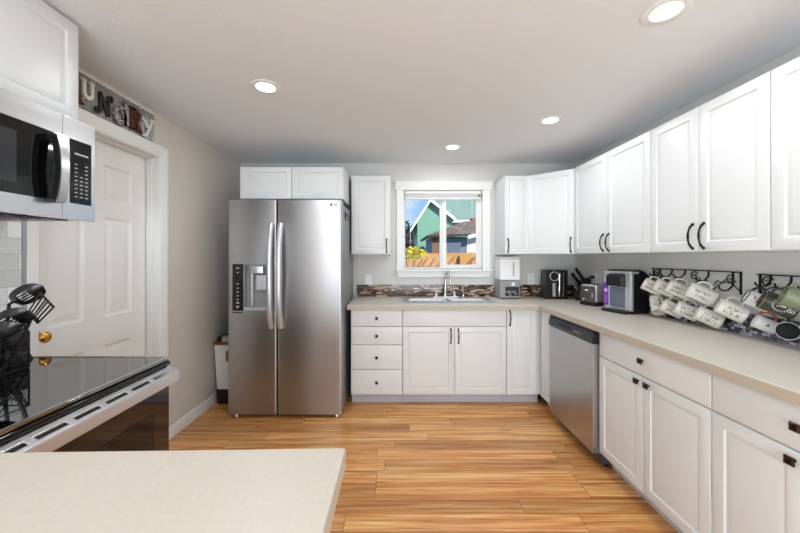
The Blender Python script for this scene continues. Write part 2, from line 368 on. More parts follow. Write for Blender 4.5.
# baseboard
def baseboard(name, y0, y1):
    bm = B(); prism(bm, [(XL, 0), (XL+0.014, 0), (XL+0.014, 0.075), (XL+0.008, 0.09), (XL, 0.09)], 'y', y0, y1)
    return struct(name, bm, M['trim'], bevel=0.002)
baseboard('baseboard_left', DY1+0.075, D)
# ---- laundry door
dr = bpy.data.objects.new('door_1', None); C.objects.link(dr); dr['kind'] = 'structure'
dr.location = (XL-0.085, DY0, 0); dr.rotation_euler = (0, 0, R(90))
dw, dh = DY1-DY0-0.006, DZ-0.008
bm = B(); box(bm, 0.003, dw, 0.0105, 0.036, 0.006, dh)
cols = [(0.115, 0.325), (0.455, 0.665)]; rows_ = [(0.20, 0.82), (0.99, 1.60), (1.70, 1.92)]
xs = [0.003, 0.115, 0.325, 0.455, 0.665, dw]; zs = [0.006, 0.20, 0.82, 0.99, 1.60, 1.70, 1.92, dh]
for i in range(5):
    for j in range(7):
        if (xs[i], xs[i+1]) in cols and (zs[j], zs[j+1]) in rows_:
            rings(bm, xs[i], xs[i+1], zs[j], zs[j+1], [(0, 0), (0.006, 0.004), (0.016, 0.009), (0.024, 0.009), (0.055, 0.003)])
        else:
            bm.faces.new([bm.verts.new(p) for p in ((xs[i], 0, zs[j]), (xs[i+1], 0, zs[j]), (xs[i+1], 0, zs[j+1]), (xs[i], 0, zs[j+1]))])
box(bm, 0.003, 0.0032, 0, 0.0105, 0.006, dh); box(bm, dw-0.0002, dw, 0, 0.0105, 0.006, dh); box(bm, 0.003, dw, 0, 0.0105, dh-0.0002, dh)
bmesh.ops.remove_doubles(bm, verts=bm.verts[:], dist=1e-5)
build('door_leaf', bm, M['trim'], dr, local=True)
my = Matrix.Translation((0.058, 0, 0.962)) @ Matrix.Rotation(R(90), 4, 'X')
bm = B(); lathe(bm, [(0, 0), (0.031, 0), (0.031, 0.004), (0.024, 0.010), (0.012, 0.013), (0.011, 0.032), (0.020, 0.040), (0.027, 0.052), (0.027, 0.060), (0.018, 0.069), (0.010, 0.071), (0.009, 0.068), (0, 0.068)], 28, my)
build('door_knob', bm, M['brass'], dr, local=True, smooth=True)
# jamb, stop and casing
bm = B()
jx0, jx1 = XL-T, XL+0.001
box(bm, jx0, jx1, DY1, DY1+0.02, 0, DZ); box(bm, jx0, jx1, DY0-0.02, DY0, 0, DZ); box(bm, jx0, jx1, DY0-0.02, DY1+0.02, DZ, DZ+0.02)
box(bm, XL-0.080, XL-0.042, DY1-0.012, DY1, 0, DZ); box(bm, XL-0.080, XL-0.042, DY0, DY0+0.012, 0, DZ); box(bm, XL-0.080, XL-0.042, DY0, DY1, DZ-0.012, DZ)
struct('trim_1', bm, M['trim'], bevel=0.002)
bm = B()
cp = [(0, 0), (0.075, 0), (0.075, 0.016), (0.060, 0.018), (0.018, 0.012), (0, 0.008)]
prism(bm, [(XL+q, DY1+0.006+p) for p, q in cp], 'z', 0, DZ+0.081)
prism(bm, [(XL+q, DZ+0.006+p) for p, q in cp], 'y', DY0-0.06, DY1+0.081)
prism(bm, [(XL, DY0-0.06), (XL+0.016, DY0-0.06), (XL+0.008, DY0-0.008), (XL, DY0-0.008)], 'z', 0, DZ+0.006)
struct('trim_2', bm, M['trim'])
# ---- window
win = bpy.data.objects.new('window_1', None); C.objects.link(win); win['kind'] = 'structure'; win.location = (WX0, D, WZ0)
def frame4(bm, x0, x1, z0, z1, l, r_, b_, t_, y0, y1):
    box(bm, x0, x0+l, y0, y1, z0, z1); box(bm, x1-r_, x1, y0, y1, z0, z1)
    box(bm, x0+l, x1-r_, y0, y1, z0, z0+b_); box(bm, x0+l, x1-r_, y0, y1, z1-t_, z1)
bm = B(); frame4(bm, WX0-0.001, WX1+0.001, WZ0-0.001, WZ1+0.001, 0.012, 0.030, 0.010, 0.028, D+0.045, D+0.115)
build('window_frame', bm, M['trim'], win, bevel=0.002)
mid = 0.515
bm = B(); frame4(bm, WX0+0.012, mid+0.012, WZ0+0.010, WZ1-0.028, 0.008, 0.040, 0.010, 0.03, D+0.075, D+0.105)
s1 = build('fixed_sash', bm, M['trim'], win, bevel=0.002)
bm = B(); frame4(bm, mid-0.005, WX1-0.030, WZ0+0.010, WZ1-0.028, 0.045, 0.030, 0.040, 0.04, D+0.050, D+0.075)
s2 = build('sliding_sash', bm, M['trim'], win, bevel=0.002)
sub('pane', box(B(), WX0+0.018, mid-0.02, D+0.089, D+0.092, WZ0+0.018, WZ1-0.055), M['glass'], s1, win)
sub('pane', box(B(), mid+0.035, WX1-0.055, D+0.061, D+0.064, WZ0+0.045, WZ1-0.064), M['glass'], s2, win)
sub('sash_latch', box(B(), mid+0.004, mid+0.018, D+0.040, D+0.0505, 1.55, 1.61), M['white_pl'], s2, win, bevel=0.003)
bm = B()
box(bm, 0.007, WX0+0.004, D-0.019, D, WZ0, WZ1-0.002); box(bm, WX1-0.004, 1.024, D-0.019, D, WZ0, WZ1-0.002)
box(bm, -0.011, 1.045, D-0.026, D, WZ1-0.002, 2.176)
box(bm, -0.020, 1.052, D-0.036, D, 2.166, 2.178)
struct('trim_3', bm, M['trim'], bevel=0.003)
bm = B()
box(bm, -0.004, 1.036, D-0.050, D+0.05, WZ0-0.020, WZ0)          # stool
prism(bm, [(0.004, WZ0-0.02), (1.028, WZ0-0.02), (1.012, 1.136), (0.020, 1.136)], 'y', D-0.018, D)
struct('trim_4', bm, M['trim'], bevel=0.003)
# jamb liner of the opening
bm = B()
box(bm, WX0-0.0005, WX0+0.004, D-0.001, D+0.045, WZ0, WZ1); box(bm, WX1-0.004, WX1+0.0005, D-0.001, D+0.045, WZ0, WZ1); box(bm, WX0, WX1, D-0.001, D+0.045, WZ1-0.004, WZ1)
struct('trim_5', bm, M['trim'])
# raised blind
bl = thing('window_blind', 'white slatted blind pulled all the way up at the top of the window', 'blind', (0.51, D, 2.0))
bm = B(); box(bm, 0.095, 0.932, D+0.002, D+0.040, 2.046, 2.079); build('headrail', bm, M['trim'], bl, bevel=0.004)
bm = B()
for i in range(7): box(bm, 0.100, 0.927, D+0.006, D+0.036, 2.003+i*0.006, 2.0065+i*0.006)
build('stacked_slats', bm, M['white_pl'], bl)
bm = B(); box(bm, 0.100, 0.927, D+0.005, D+0.037, 1.985, 2.001); build('bottom_rail', bm, M['trim'], bl, bevel=0.003)
bm = B(); tube(bm, [(0.155, D+0.002, 2.05), (0.155, D-0.002, 1.95), (0.156, D+0.004, 1.50)], 0.0025, 8); build('tilt_wand', bm, M['white_pl'], bl, smooth=True)
bm = B(); box(bm, 0.895, 0.920, D-0.003, D+0.003, 2.02, 2.035); build('cord_lock', bm, M['dark_grey'], bl)
bm = B(); tube(bm, [(0.83, D+0.004, 2.05), (0.83, D+0.006, 1.83)], 0.0016, 6); build('pull_cord', bm, M['white_pl'], bl)

# ================================================================ CABINETS
DOOR_PROF = [(0, 0.019), (0, 0.003), (0.001, 0.001), (0.003, 0), (0.050, 0), (0.052, 0.005), (0.055, 0.0075), (0.062, 0.0075), (0.064, 0.005), (0.070, 0.0032), (0.080, 0.0008), (0.083, 0.0004)]
SLAB_PROF = [(0, 0.019), (0, 0.004), (0.002, 0.0012), (0.006, 0)]
def front(name, x0, x1, z0, z1, root, panel=True, y=-0.020):
    bm = B(); w = min(x1-x0, z1-z0); prof = DOOR_PROF if panel else SLAB_PROF
    if panel and w < 0.30:
        k = max(0.5, w/0.30); prof = [(i*k, d) for i, d in DOOR_PROF]
    rings(bm, x0, x1, z0, z1, prof, y)
    bm.faces.new([bm.verts.new(p) for p in ((x0, y+0.019, z0), (x1, y+0.019, z0), (x1, y+0.019, z1), (x0, y+0.019, z1))])
    bmesh.ops.remove_doubles(bm, verts=bm.verts[:], dist=1e-6)
    o = build(name, bm, M['cab'], root, local=True, smooth=True, ang=28)
    return o
def bow(x, z0, z1, parent, y=-0.020, horizontal=False):
    zc, h = (z0+z1)/2, (z1-z0)/2
    bm = B(); pts = []; rd = []
    for i in range(17):
        t = -1+i/8; pts.append((x, y-0.004-0.024*(1-abs(t)**2.6), zc+h*t)); rd.append(0.0044+0.0022*math.exp(-((abs(t)-0.82)/0.10)**2)+0.0016*math.exp(-(t/0.2)**2))
    tube(bm, pts, rd, 8)
    for s in (-1, 1):
        lathe(bm, [(0, 0), (0.0085, 0), (0.0085, 0.003), (0.005, 0.007), (0, 0.007)], 12, Matrix.Translation((x, y, zc+s*h)) @ Matrix.Rotation(R(90), 4, 'X'))
    return build('handle', bm, M['black_metal'], parent, local=True, smooth=True)
def knob(x, z, parent, y=-0.020, s=0.014):
    bm = B(); lathe(bm, [(0, 0), (0.006, 0), (0.005, 0.016), (0, 0.016)], 12, Matrix.Translation((x, y, z)) @ Matrix.Rotation(R(90), 4, 'X'))
    rings(bm, x-s, x+s, z-s, z+s, [(0, 0.010), (0, 0.0035), (0.002, 0.001), (0.005, 0.0), (0.0065, 0.0015)], y-0.025)
    bm.faces.new([bm.verts.new(p) for p in ((x-s, y-0.015, z-s), (x+s, y-0.015, z-s), (x+s, y-0.015, z+s), (x-s, y-0.015, z+s))])
    return build('knob', bm, M['bronze'], parent, local=True)
CABY = 3.065                       # face plane of the run under the window
XB = 1.324                         # face plane of the run along the right wall
def base_cab(label, loc, rz, w, depth, hollow=False):
    r = thing('base_cabinet', label, 'cabinet', loc, rz)
    bm = B()
    if hollow:
        box(bm, 0.001, 0.012, 0, depth, 0.10, CB-0.001); box(bm, w-0.012, w-0.001, 0, depth, 0.10, CB-0.001); box(bm, 0.012, w-0.012, 0, depth, 0.10, 0.118)
        box(bm, 0.012, w-0.012, 0, 0.012, 0.118, CB-0.001); box(bm, 0.012, w-0.012, depth-0.006, depth, 0.118, CB-0.001)
    else: box(bm, 0.001, w-0.001, 0, depth, 0.10, CB-0.001)
    build('carcass', bm, M['cab'], r, local=True)
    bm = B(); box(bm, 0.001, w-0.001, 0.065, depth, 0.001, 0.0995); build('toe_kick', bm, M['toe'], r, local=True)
    return r
G = 0.0025
dep = D-CABY-0.004
# four-drawer unit
c1 = base_cab('white base cabinet with four drawers standing beside the steel refrigerator', (-0.412, CABY, 0), 0, 0.472, dep)
for z0, z1 in ((0.725, 0.875), (0.560, 0.720), (0.333, 0.555), (0.105, 0.328)):
    d = front('drawer', G, 0.472-G, z0, z1, c1, panel=False); knob(0.236, (z0+z1)/2, d, s=0.012)
# sink base
c2 = base_cab('wide white sink base cabinet with two doors and a blank front panel', (0.060, CABY, 0), 0, 0.945, dep, True)
front('false_drawer_front', G, 0.945-G, 0.725, 0.875, c2, panel=False)
d = front('door', G, 0.4725-0.0015, 0.105, 0.720, c2); bow(0.438, 0.575, 0.700, d)
d = front('door', 0.4725+0.0015, 0.945-G, 0.105, 0.720, c2); bow(0.507, 0.575, 0.700, d)
# narrow door unit at the corner
c3 = base_cab('narrow white base cabinet with one full-height door between sink cabinet and corner', (1.005, CABY, 0), 0, 0.318, dep)
d = front('door', G, 0.272, 0.105, 0.875, c3); bow(0.030, 0.735, 0.865, d)
build('corner_filler', box(B(), 0.274, 0.317, -0.001, 0.02, 0.10, CB-0.001), M['cab'], c3, local=True)
depr = XR-XB-0.004
# right run (local x runs toward the camera)
c4 = base_cab('slim white corner base cabinet with one door beside the dishwasher', (XB, CABY-0.001, 0), R(-90), 0.286, depr)
front('door', 0.044, 0.286-G, 0.105, 0.875, c4)
c5 = base_cab('white base cabinet with one wide drawer over two doors, next to the dishwasher', (XB, 2.153, 0), R(-90), 0.766, depr)
d = front('drawer', G, 0.766-G, 0.725, 0.875, c5, panel=False); knob(0.383, 0.806, d)
d = front('door', G, 0.383-0.0015, 0.105, 0.720, c5); knob(0.352, 0.690, d)
d = front('door', 0.383+0.0015, 0.766-G, 0.105, 0.720, c5); knob(0.424, 0.690, d)
c6 = base_cab('white base cabinet below the green mugs, cut by the edge of the photo', (XB, 1.386, 0), R(-90), 0.60, depr)
d = front('drawer', G, 0.60-G, 0.725, 0.875, c6, panel=False); knob(0.305, 0.806, d)
d = front('door', G, 0.30+0.02-0.0015, 0.105, 0.720, c6); knob(0.290, 0.690, d)
d = front('door', 0.32+0.0015, 0.60-G, 0.105, 0.720, c6); knob(0.352, 0.690, d)

# wall cabinets
UB, UT = 1.383, 2.165
def wall_cab(name, label, loc, rz, w, depth, z0, z1):
    r = thing(name, label, 'cabinet', loc, rz)
    build('carcass', box(B(), 0.001, w-0.001, 0, depth, z0, z1), M['cab'], r, local=True)
    return r
XU = 1.638
YU = 3.34
u = wall_cab('wall_cabinet', 'single-door white wall cabinet between refrigerator and window', (-0.446, YU, 0), 0, 0.391, D-YU-0.003, UB, UT)
d = front('door', 0.006, 0.391-G, UB+0.003, UT-0.003, u); bow(0.353, UB+0.02, UB+0.15, d)
u = wall_cab('wall_cabinet', 'narrow single-door white wall cabinet between window and corner cabinet', (1.079, YU, 0), 0, 0.240, D-YU-0.003, UB, UT)
d = front('door', G, 0.240-G, UB+0.003, UT-0.003, u); bow(0.030, UB+0.02, UB+0.15, d)
# diagonal corner cabinet
cc = thing('corner_wall_cabinet', 'white corner wall cabinet with one angled door', 'cabinet', (1.321, YU, 0), 0)
YC = 3.060
bm = B(); prism(bm, [(1.321, YU), (XU, YC), (XR-0.003, YC), (XR-0.003, D-0.003), (1.321, D-0.003)], 'z', UB, UT)
build('carcass', bm, M['cab'], cc)
L = math.hypot(XU-1.321, YU-YC); ang = math.atan2(YC-YU, XU-1.321)
bm = B(); rings(bm, 0.004, L-0.004, UB+0.003, UT-0.003, DOOR_PROF, -0.020)
xf(bm, Matrix.Rotation(ang, 4, 'Z')); cd = build('door', bm, M['cab'], cc, local=True, smooth=True, ang=28)
hb = bow(L-0.032, UB+0.02, UB+0.15, cd); hb.data.transform(Matrix.Rotation(ang, 4, 'Z'))
# three units on the right wall
du = XR-XU-0.003
u = wall_cab('wall_cabinet', 'two-door white wall cabinet above the coffee maker, next to the corner cabinet', (XU, YC-0.002, 0), R(-90), 0.923, du, UB, UT)
d = front('door', 0.018, 0.477, UB+0.003, UT-0.003, u); bow(0.444, UB+0.02, UB+0.15, d)
d = front('door', 0.480, 0.923-G, UB+0.003, UT-0.003, u); bow(0.513, UB+0.02, UB+0.15, d)
u = wall_cab('wall_cabinet', 'two-door white wall cabinet above the cream mugs', (XU, 2.134, 0), R(-90), 0.685, du, UB, UT)
d = front('door', G, 0.339, UB+0.003, UT-0.003, u); bow(0.308, UB+0.02, UB+0.15, d)
d = front('door', 0.342, 0.685-G, UB+0.003, UT-0.003, u); bow(0.373, UB+0.02, UB+0.15, d)
u = wall_cab('wall_cabinet', 'white wall cabinet above the green mugs, cut by the edge of the photo', (XU, 1.449, 0), R(-90), 0.46, du, UB, UT)
d = front('door', G, 0.46-G, UB+0.003, UT-0.003, u); bow(0.43, UB+0.02, UB+0.15, d)
# above the fridge
u = wall_cab('wall_cabinet', 'deep two-door white cabinet above the steel refrigerator', (-1.40, 3.02, 0), 0, 0.930, D-3.02-0.003, 1.875, UT)
front('door', G, 0.463, 1.878, UT-0.003, u); front('door', 0.467, 0.93-G, 1.878, UT-0.003, u)
# above the microwave
u = wall_cab('wall_cabinet', 'white wall cabinet above the microwave', (-1.400, 0.70, 0), R(90), 0.76, -1.400-XL-0.003, 1.925, 2.362)
front('door', G, 0.378, 1.93, 2.358, u); front('door', 0.381, 0.76-G, 1.93, 2.358, u)

# ---------------------------------------------------------------- worktops
wt = thing('worktop', 'beige laminate L-shaped worktop with the sink set into it', 'countertop', (0.5, 3.3, CB))
YF, XF = 3.005, 1.280
SX0, SX1, SY0, SY1 = 0.105, 0.915, 3.135, 3.505
def counter_piece(bm, pts): prism(bm, pts, 'z', CB, CT)
bm = B()
xs = [-0.440, SX0, SX1, XF, XR-0.003]; ys = [0.78, YF, SY0, SY1, D-0.003]
def grid_slab(bm, xs, ys, keep, z0, z1):
    vt, vb = {}, {}
    def v(d, i, j, z):
        if (i, j) not in d: d[(i, j)] = bm.verts.new((xs[i], ys[j], z))
        return d[(i, j)]
    for i in range(len(xs)-1):
        for j in range(len(ys)-1):
            if not keep(i, j): continue
            q = ((i, j), (i+1, j), (i+1, j+1), (i, j+1))
            bm.faces.new([v(vt, a, b, z1) for a, b in q]); bm.faces.new([v(vb, a, b, z0) for a, b in q[::-1]])
            for (a, b), (c, d_), (ni, nj) in ((q[0], q[1], (i, j-1)), (q[1], q[2], (i+1, j)), (q[2], q[3], (i, j+1)), (q[3], q[0], (i-1, j))):
                if not (0 <= ni < len(xs)-1 and 0 <= nj < len(ys)-1 and keep(ni, nj)):
                    bm.faces.new([v(vb, a, b, z0), v(vb, c, d_, z0), v(vt, c, d_, z1), v(vt, a, b, z1)])
def keep(i, j):
    if i == 3: return True
    if j == 0: return False
    return not (i == 1 and j == 2)
grid_slab(bm, xs, ys, keep, CB, CT)
build('slab', bm, M['counter'], wt, bevel=0.004)
bm = B(); box(bm, -0.440, XF-0.0005, YF-0.0012, YF-0.0002, CB+0.002, CT-0.004); box(bm, XF-0.0012, XF-0.0002, 0.78, YF-0.0012, CB+0.002, CT-0.004)
build('edge_band', bm, M['counter_edge'], wt)
# peninsula
pn = thing('peninsula_worktop', 'pale beige laminate peninsula top with a squared corner', 'countertop', (-0.5, 0.45, CB))
bm = B(); prism(bm, [(-1.0, 0.744), (-0.1155, 0.764), (-0.1155, 0.16), (-1.0, 0.16)], 'z', CB, 0.921); build('slab', bm, M['counter'], pn, bevel=0.003)
bm = B(); box(bm, -0.1153, -0.1143, 0.162, 0.762, CB+0.001, 0.917); build('edge_band', bm, M['counter_edge'], pn)
pb = thing('peninsula_cabinet', 'white cabinet base under the peninsula top', 'cabinet', (-0.5, 0.45, 0))
build('carcass', box(B(), -0.96, -0.17, 0.20, 0.66, 0.10, CB-0.001), M['cab'], pb)
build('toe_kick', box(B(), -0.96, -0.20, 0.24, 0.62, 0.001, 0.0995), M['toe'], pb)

# ---------------------------------------------------------------- mosaic strips
o = struct('trim_6', box(B(), -0.425, XR-0.016, D-0.012, D-0.001, CT+0.0005, 1.055), M['mosaic'])
o = struct('trim_7', box(B(), XR-0.012, XR-0.001, 0.80, D-0.013, CT+0.0005, 1.045), M['mosaic_blue'])
o = struct('trim_8', box(B(), XL+0.001, XL+0.008, 0.30, 1.505, 0.925, 1.60), M['pearl_tile'])
o = struct('trim_9', box(B(), XL+0.001, XL+0.011, 1.506, 1.522, 0.10, 1.60), M['steel_v'])

# ================================================================ FRIDGE
fr = thing('refrigerator', 'tall stainless steel side-by-side refrigerator with a water dispenser', 'refrigerator', (-0.933, 3.2, 0))
FX0, FX1, FS, FY, FZ0, FZ1 = -1.415, -0.454, -1.0, 2.815, 0.032, 1.835
build('body', box(B(), FX0+0.006, FX1-0.006, FY+0.062, 3.60, 0.03, 1.815), M['grey_side'], fr, bevel=0.006)
def rdoor(bm, x0, x1, z0, z1, y, t, r=0.016, hole=None, n=5):
    """fridge door with rounded vertical front edges, slightly crowned"""
    prof = []
    for i in range(n+1): a = math.pi/2*i/n; prof.append((x0+r-r*math.cos(a), y+r-r*math.sin(a)))
    for i in range(n+1): a = math.pi/2*i/n; prof.append((x1-r+r*math.sin(a), y+r-r*math.cos(a)))
    if hole is None:
        prism(bm, prof+[(x1, y+t), (x0, y+t)], 'z', z0, z1); return
    hx0, hx1, hz0, hz1 = hole
    prism(bm, prof+[(x1, y+t), (x0, y+t)], 'z', z0, hz0); prism(bm, prof+[(x1, y+t), (x0, y+t)], 'z', hz1, z1)
    lp = [p for p in prof if p[0] <= x0+r+1e-6]; rp_ = [p for p in prof if p[0] >= x1-r-1e-6]
    prism(bm, lp+[(hx0, y), (hx0, y+t), (x0, y+t)], 'z', hz0, hz1)
    prism(bm, [(hx1, y)]+rp_+[(x1, y+t), (hx1, y+t)], 'z', hz0, hz1)
HZ0, HZ1 = 0.905, 1.297
HX0, HX1 = -1.279, -1.078
bm = B(); rdoor(bm, FX0, FS-0.003, FZ0, FZ1, FY, 0.058, hole=(HX0, HX1, HZ0, HZ1)); bmesh.ops.remove_doubles(bm, verts=bm.verts[:], dist=1e-6)
bm2 = bm; fz = build('freezer_door', bm2, M['steel_v'], fr, smooth=True)
bm = B(); rdoor(bm, FS+0.003, FX1, FZ0, FZ1, FY, 0.058); fd = build('fridge_door', bm, M['steel_v'], fr, smooth=True)
# dispenser
bm = B(); t = 0.004
box(bm, HX0, HX1, FY+0.056, FY+0.060, HZ0, HZ1); box(bm, HX0, HX0+t, FY-0.001, FY+0.058, HZ0, HZ1); box(bm, HX1-t, HX1, FY-0.001, FY+0.058, HZ0, HZ1)
box(bm, HX0, HX1, FY-0.001, FY+0.058, HZ1-0.012, HZ1); build('dispenser_recess', bm, M['grey'], fr)
bm = B(); prism(bm, [(FY-0.003, HZ0), (FY+0.058, HZ0), (FY+0.058, HZ0+0.022), (FY-0.003, HZ0+0.030)], 'x', HX0+0.002, HX1-0.002); build('drip_tray', bm, M['silver_pl'], fr, bevel=0.002)
bm = B(); box(bm, -1.375, -1.283, FY-0.003, FY+0.002, HZ0, HZ1); cpn = build('control_panel', bm, M['black_glass'], fr, bevel=0.002)
for i, z in enumerate((1.262, 1.225, 1.13, 1.095, 1.062, 1.030, 1.000)):
    w_ = 0.016 if i else 0.026
    sub('button_icon', box(B(), -1.329-w_/2, -1.329+w_/2, FY-0.0036, FY-0.003, z-0.004, z+0.004), M['mid_grey'], cpn, fr)
sub('arrow_icon', prism(B(), [(-1.345, 0.965), (-1.313, 0.965), (-1.329, 0.985)], 'y', FY-0.0036, FY-0.003), M['mid_grey'], cpn, fr)
sub('arrow_icon', prism(B(), [(-1.345, 0.945), (-1.329, 0.925), (-1.313, 0.945)], 'y', FY-0.0036, FY-0.003), M['mid_grey'], cpn, fr)
bm = B(); box(bm, -1.225, -1.115, FY-0.006, FY+0.05, 1.215, HZ1-0.014); build('dispenser_head', bm, M['chrome'], fr, bevel=0.008)
bm = B(); box(bm, -1.232, -1.212, FY+0.020, FY+0.05, 0.94, 1.22); build('ice_chute', bm, M['silver_pl'], fr, bevel=0.005)
bm = B(); box(bm, -1.185, -1.100, FY+0.018, FY+0.045, 1.075, 1.205); build('paddle', bm, M['silver_pl'], fr, bevel=0.006)
bm = B(); box(bm, -1.375, -1.290, FY-0.0008, FY+0.0006, 0.884, 0.895); build('badge', bm, M['dark_grey'], fr)
def fridge_handle(x, parent):
    bm = B(); pts = []; rd = []
    for i in range(25):
        t = -1+i/12; z = 1.20+t*0.435
        pts.append((x, FY-0.012-0.050*(1-abs(t)**4), z)); rd.append(0.0225)
    tube(bm, pts, rd, 14, flat=1.0)
    for s in (-1, 1): lathe(bm, [(0, 0), (0.014, 0), (0.014, 0.03), (0, 0.03)], 14, Matrix.Translation((x, FY+0.003, 1.20+s*0.425)) @ Matrix.Rotation(R(90), 4, 'X'))
    return sub('handle', bm, M['handle_steel'], parent, fr, smooth=True)
fridge_handle(-1.041, fz); fridge_handle(-0.963, fd)
for x in (FX0+0.02, FX1-0.10): build('hinge_cover', box(B(), x, x+0.08, FY+0.065, FY+0.14, 1.8155, 1.842), M['dark_grey'], fr, bevel=0.006)
for x in (-1.36, -0.506):
    bm = B(); lathe(bm, [(0, 0.001), (0.022, 0.001), (0.018, 0.02), (0.01, 0.02), (0.01, 0.046), (0, 0.046)], 16, None, (x, FY+0.045, 0)); build('foot', bm, M['chrome'], fr, smooth=True)
build('base_grille', box(B(), FX0+0.03, FX1-0.03, FY+0.075, FY+0.10, 0.004, 0.0295), M['black'], fr)
bm = xf(text_bm('LG', 0.020, 0.0004, 0.0006), Matrix.Translation((-0.507, FY-0.0006, 1.795)) @ Matrix.Rotation(R(90), 4, 'X'))
lg = sub('badge_letters', bm, M['dark_grey'], fd, fr)
bm = B(); lathe(bm, [(0, 0), (0.0105, 0), (0.0105, 0.001), (0, 0.001)], 24, Matrix.Translation((-0.545, FY, 1.795)) @ Matrix.Rotation(R(90), 4, 'X')); sub('badge_emblem', bm, M['dark_grey'], fd, fr)
# hook on the side of the fridge
hk = thing('wall_hook', 'small black hook on the side of the refrigerator, near its top', 'hook', (-0.45, 3.02, 1.73))
bm = B(); box(bm, -0.4595, -0.452, 3.02, 3.06, 1.69, 1.765); build('plate', bm, M['black'], hk, bevel=0.002)
bm = B(); tube(bm, [(-0.453, 3.04, 1.745), (-0.438, 3.04, 1.735), (-0.425, 3.04, 1.705), (-0.430, 3.04, 1.685), (-0.440, 3.04, 1.690)], 0.004, 8); build('prong', bm, M['black'], hk, smooth=True)

# ---------------------------------------------------------------- bin beside the fridge
bn = thing('storage_bin', 'white plastic bin with a black lid standing between wall and refrigerator', 'bin', (-1.55, 3.2, 0))
def frust(bm, x0, x1, y0, y1, z0, z1, t):
    a = [bm.verts.new(p) for p in ((x0+t, y0+t, z0), (x1-t, y0+t, z0), (x1-t, y1-t, z0), (x0+t, y1-t, z0))]
    b = [bm.verts.new(p) for p in ((x0, y0, z1), (x1, y0, z1), (x1, y1, z1), (x0, y1, z1))]
    bm.faces.new(a[::-1]); bm.faces.new(b)
    for k in range(4): bm.faces.new([a[k], a[(k+1) % 4], b[(k+1) % 4], b[k]])
BX0, BX1, BY0, BY1 = -1.668, -1.425, 3.06, 3.42
bm = B(); frust(bm, BX0, BX1, BY0, BY1, 0.135, 0.555, 0.018); build('tub', bm, M['white_pl'], bn, bevel=0.014)
bm = B(); frust(bm, BX0+0.014, BX1-0.014, BY0+0.014, BY1-0.014, 0.002, 0.134, 0.008); build('base', bm, M['black'], bn, bevel=0.008)
bm = B(); box(bm, BX0-0.004, BX1+0.004, BY0-0.006, BY1+0.004, 0.556, 0.572); build('rim', bm, M['red'], bn, bevel=0.004)
bm = B(); prism(bm, [(BX0-0.005, 0.573), (BX1+0.005, 0.573), (BX1+0.005, 0.69), (BX0+0.09, 0.65), (BX0-0.005, 0.60)], 'y', BY0+0.06, BY1); build('lid', bm, M['black'], bn, bevel=0.012)
bm = B(); box(bm, BX0+0.07, BX1-0.01, BY0+0.0055, BY0+0.06, 0.573, 0.625); build('lid_flap', bm, M['mid_grey'], bn, bevel=0.006)
bm = B(); tilt = Matrix.Translation((0, BY0+0.0075, 0))
box(bm, -1.555, -1.445, BY0+0.0005, BY0+0.006, 0.40, 0.50); s_ = build('picture_sticker', bm, M['sticker'], bn)
bm = B(); box(bm, -1.555, -1.445, BY0+0.0045, BY0+0.010, 0.325, 0.395); build('text_sticker', bm, M['white_pl'], bn)

# ================================================================ RANGE
RX, RY0, RY1, RZ = -1.018, 0.772, 1.508, 0.906
rg = thing('range', 'black glass-top electric range with steel handle against the tiled wall', 'range', (-1.35, 1.14, 0))
build('body', box(B(), XL+0.012, RX-0.031, RY0, RY1, 0.02, RZ-0.037), M['black'], rg)
bm = B(); box(bm, XL+0.03, RX-0.004, RY0-0.002, RY1+0.001, RZ-0.014, RZ); build('cooktop', bm, M['cooktop_glass'], rg, bevel=0.004, seg=3)
bm = B(); prism(bm, [(RX-0.030, RZ-0.015), (RX+0.002, RZ-0.015), (RX+0.004, RZ-0.020), (RX+0.001, RZ-0.034), (RX-0.030, RZ-0.036)], 'y', RY0-0.002, RY1+0.001); build('front_bullnose', bm, M['black_glass'], rg, bevel=0.004)
bm = B(); box(bm, XL+0.034, RX-0.008, RY1-0.003, RY1+0.0015, RZ+0.0005, RZ+0.003); box(bm, RX-0.010, RX-0.005, RY0, RY1, RZ+0.0003, RZ+0.002); build('steel_trim', bm, M['steel_h'], rg)
# backguard
bm = B(); prism(bm, [(XL+0.012, RZ-0.05), (XL+0.085, RZ+0.001), (XL+0.068, RZ+0.022), (XL+0.062, RZ+0.04), (XL+0.060, RZ+0.120), (XL+0.050, RZ+0.130), (XL+0.012, RZ+0.130)], 'y', RY0, RY1-0.02)
bgd = build('backguard', bm, M['black_glass'], rg, bevel=0.004)
for i in range(4):
    y = 0.86+0.045*i+(0.30 if i > 1 else 0)
    bm = B(); lathe(bm, [(0, 0), (0.020, 0), (0.018, 0.020), (0, 0.022)], 20, Matrix.Translation((XL+0.061, y, RZ+0.082)) @ Matrix.Rotation(R(90), 4, 'Y')); sub('knob', bm, M['black'], bgd, rg, smooth=True)
# oven door
ODZ = RZ-0.038
bm = B(); box(bm, RX-0.027, RX, RY0+0.004, RY1-0.004, 0.20, ODZ-0.055); od = build('oven_door', bm, M['oven_glass'], rg, bevel=0.003)
bm = B(); prism(bm, [(RX-0.027, ODZ-0.054), (RX+0.001, ODZ-0.054), (RX+0.001, ODZ-0.006), (RX-0.006, ODZ), (RX-0.027, ODZ)], 'y', RY0+0.004, RY1-0.004)
db = sub('door_top_band', bm, M['steel_h'], od, rg, bevel=0.002)
bm = B(); hx = [RX+0.0012, RX+0.014, RX+0.029, RX+0.041]; hy_ = [RY0+0.006]
for i in range(6):
    p_ = (RY1-RY0-0.06)/6; hy_ += [RY0+0.03+i*p_+0.012, RY0+0.03+(i+1)*p_-0.012]
hy_.append(RY1+0.002)
grid_slab(bm, hx, hy_, lambda i, j: not (i == 1 and j % 2 == 1), -0.005, 0.0)
for v in bm.verts: v.co.z += ODZ-0.004-(v.co.x-hx[0])*0.45
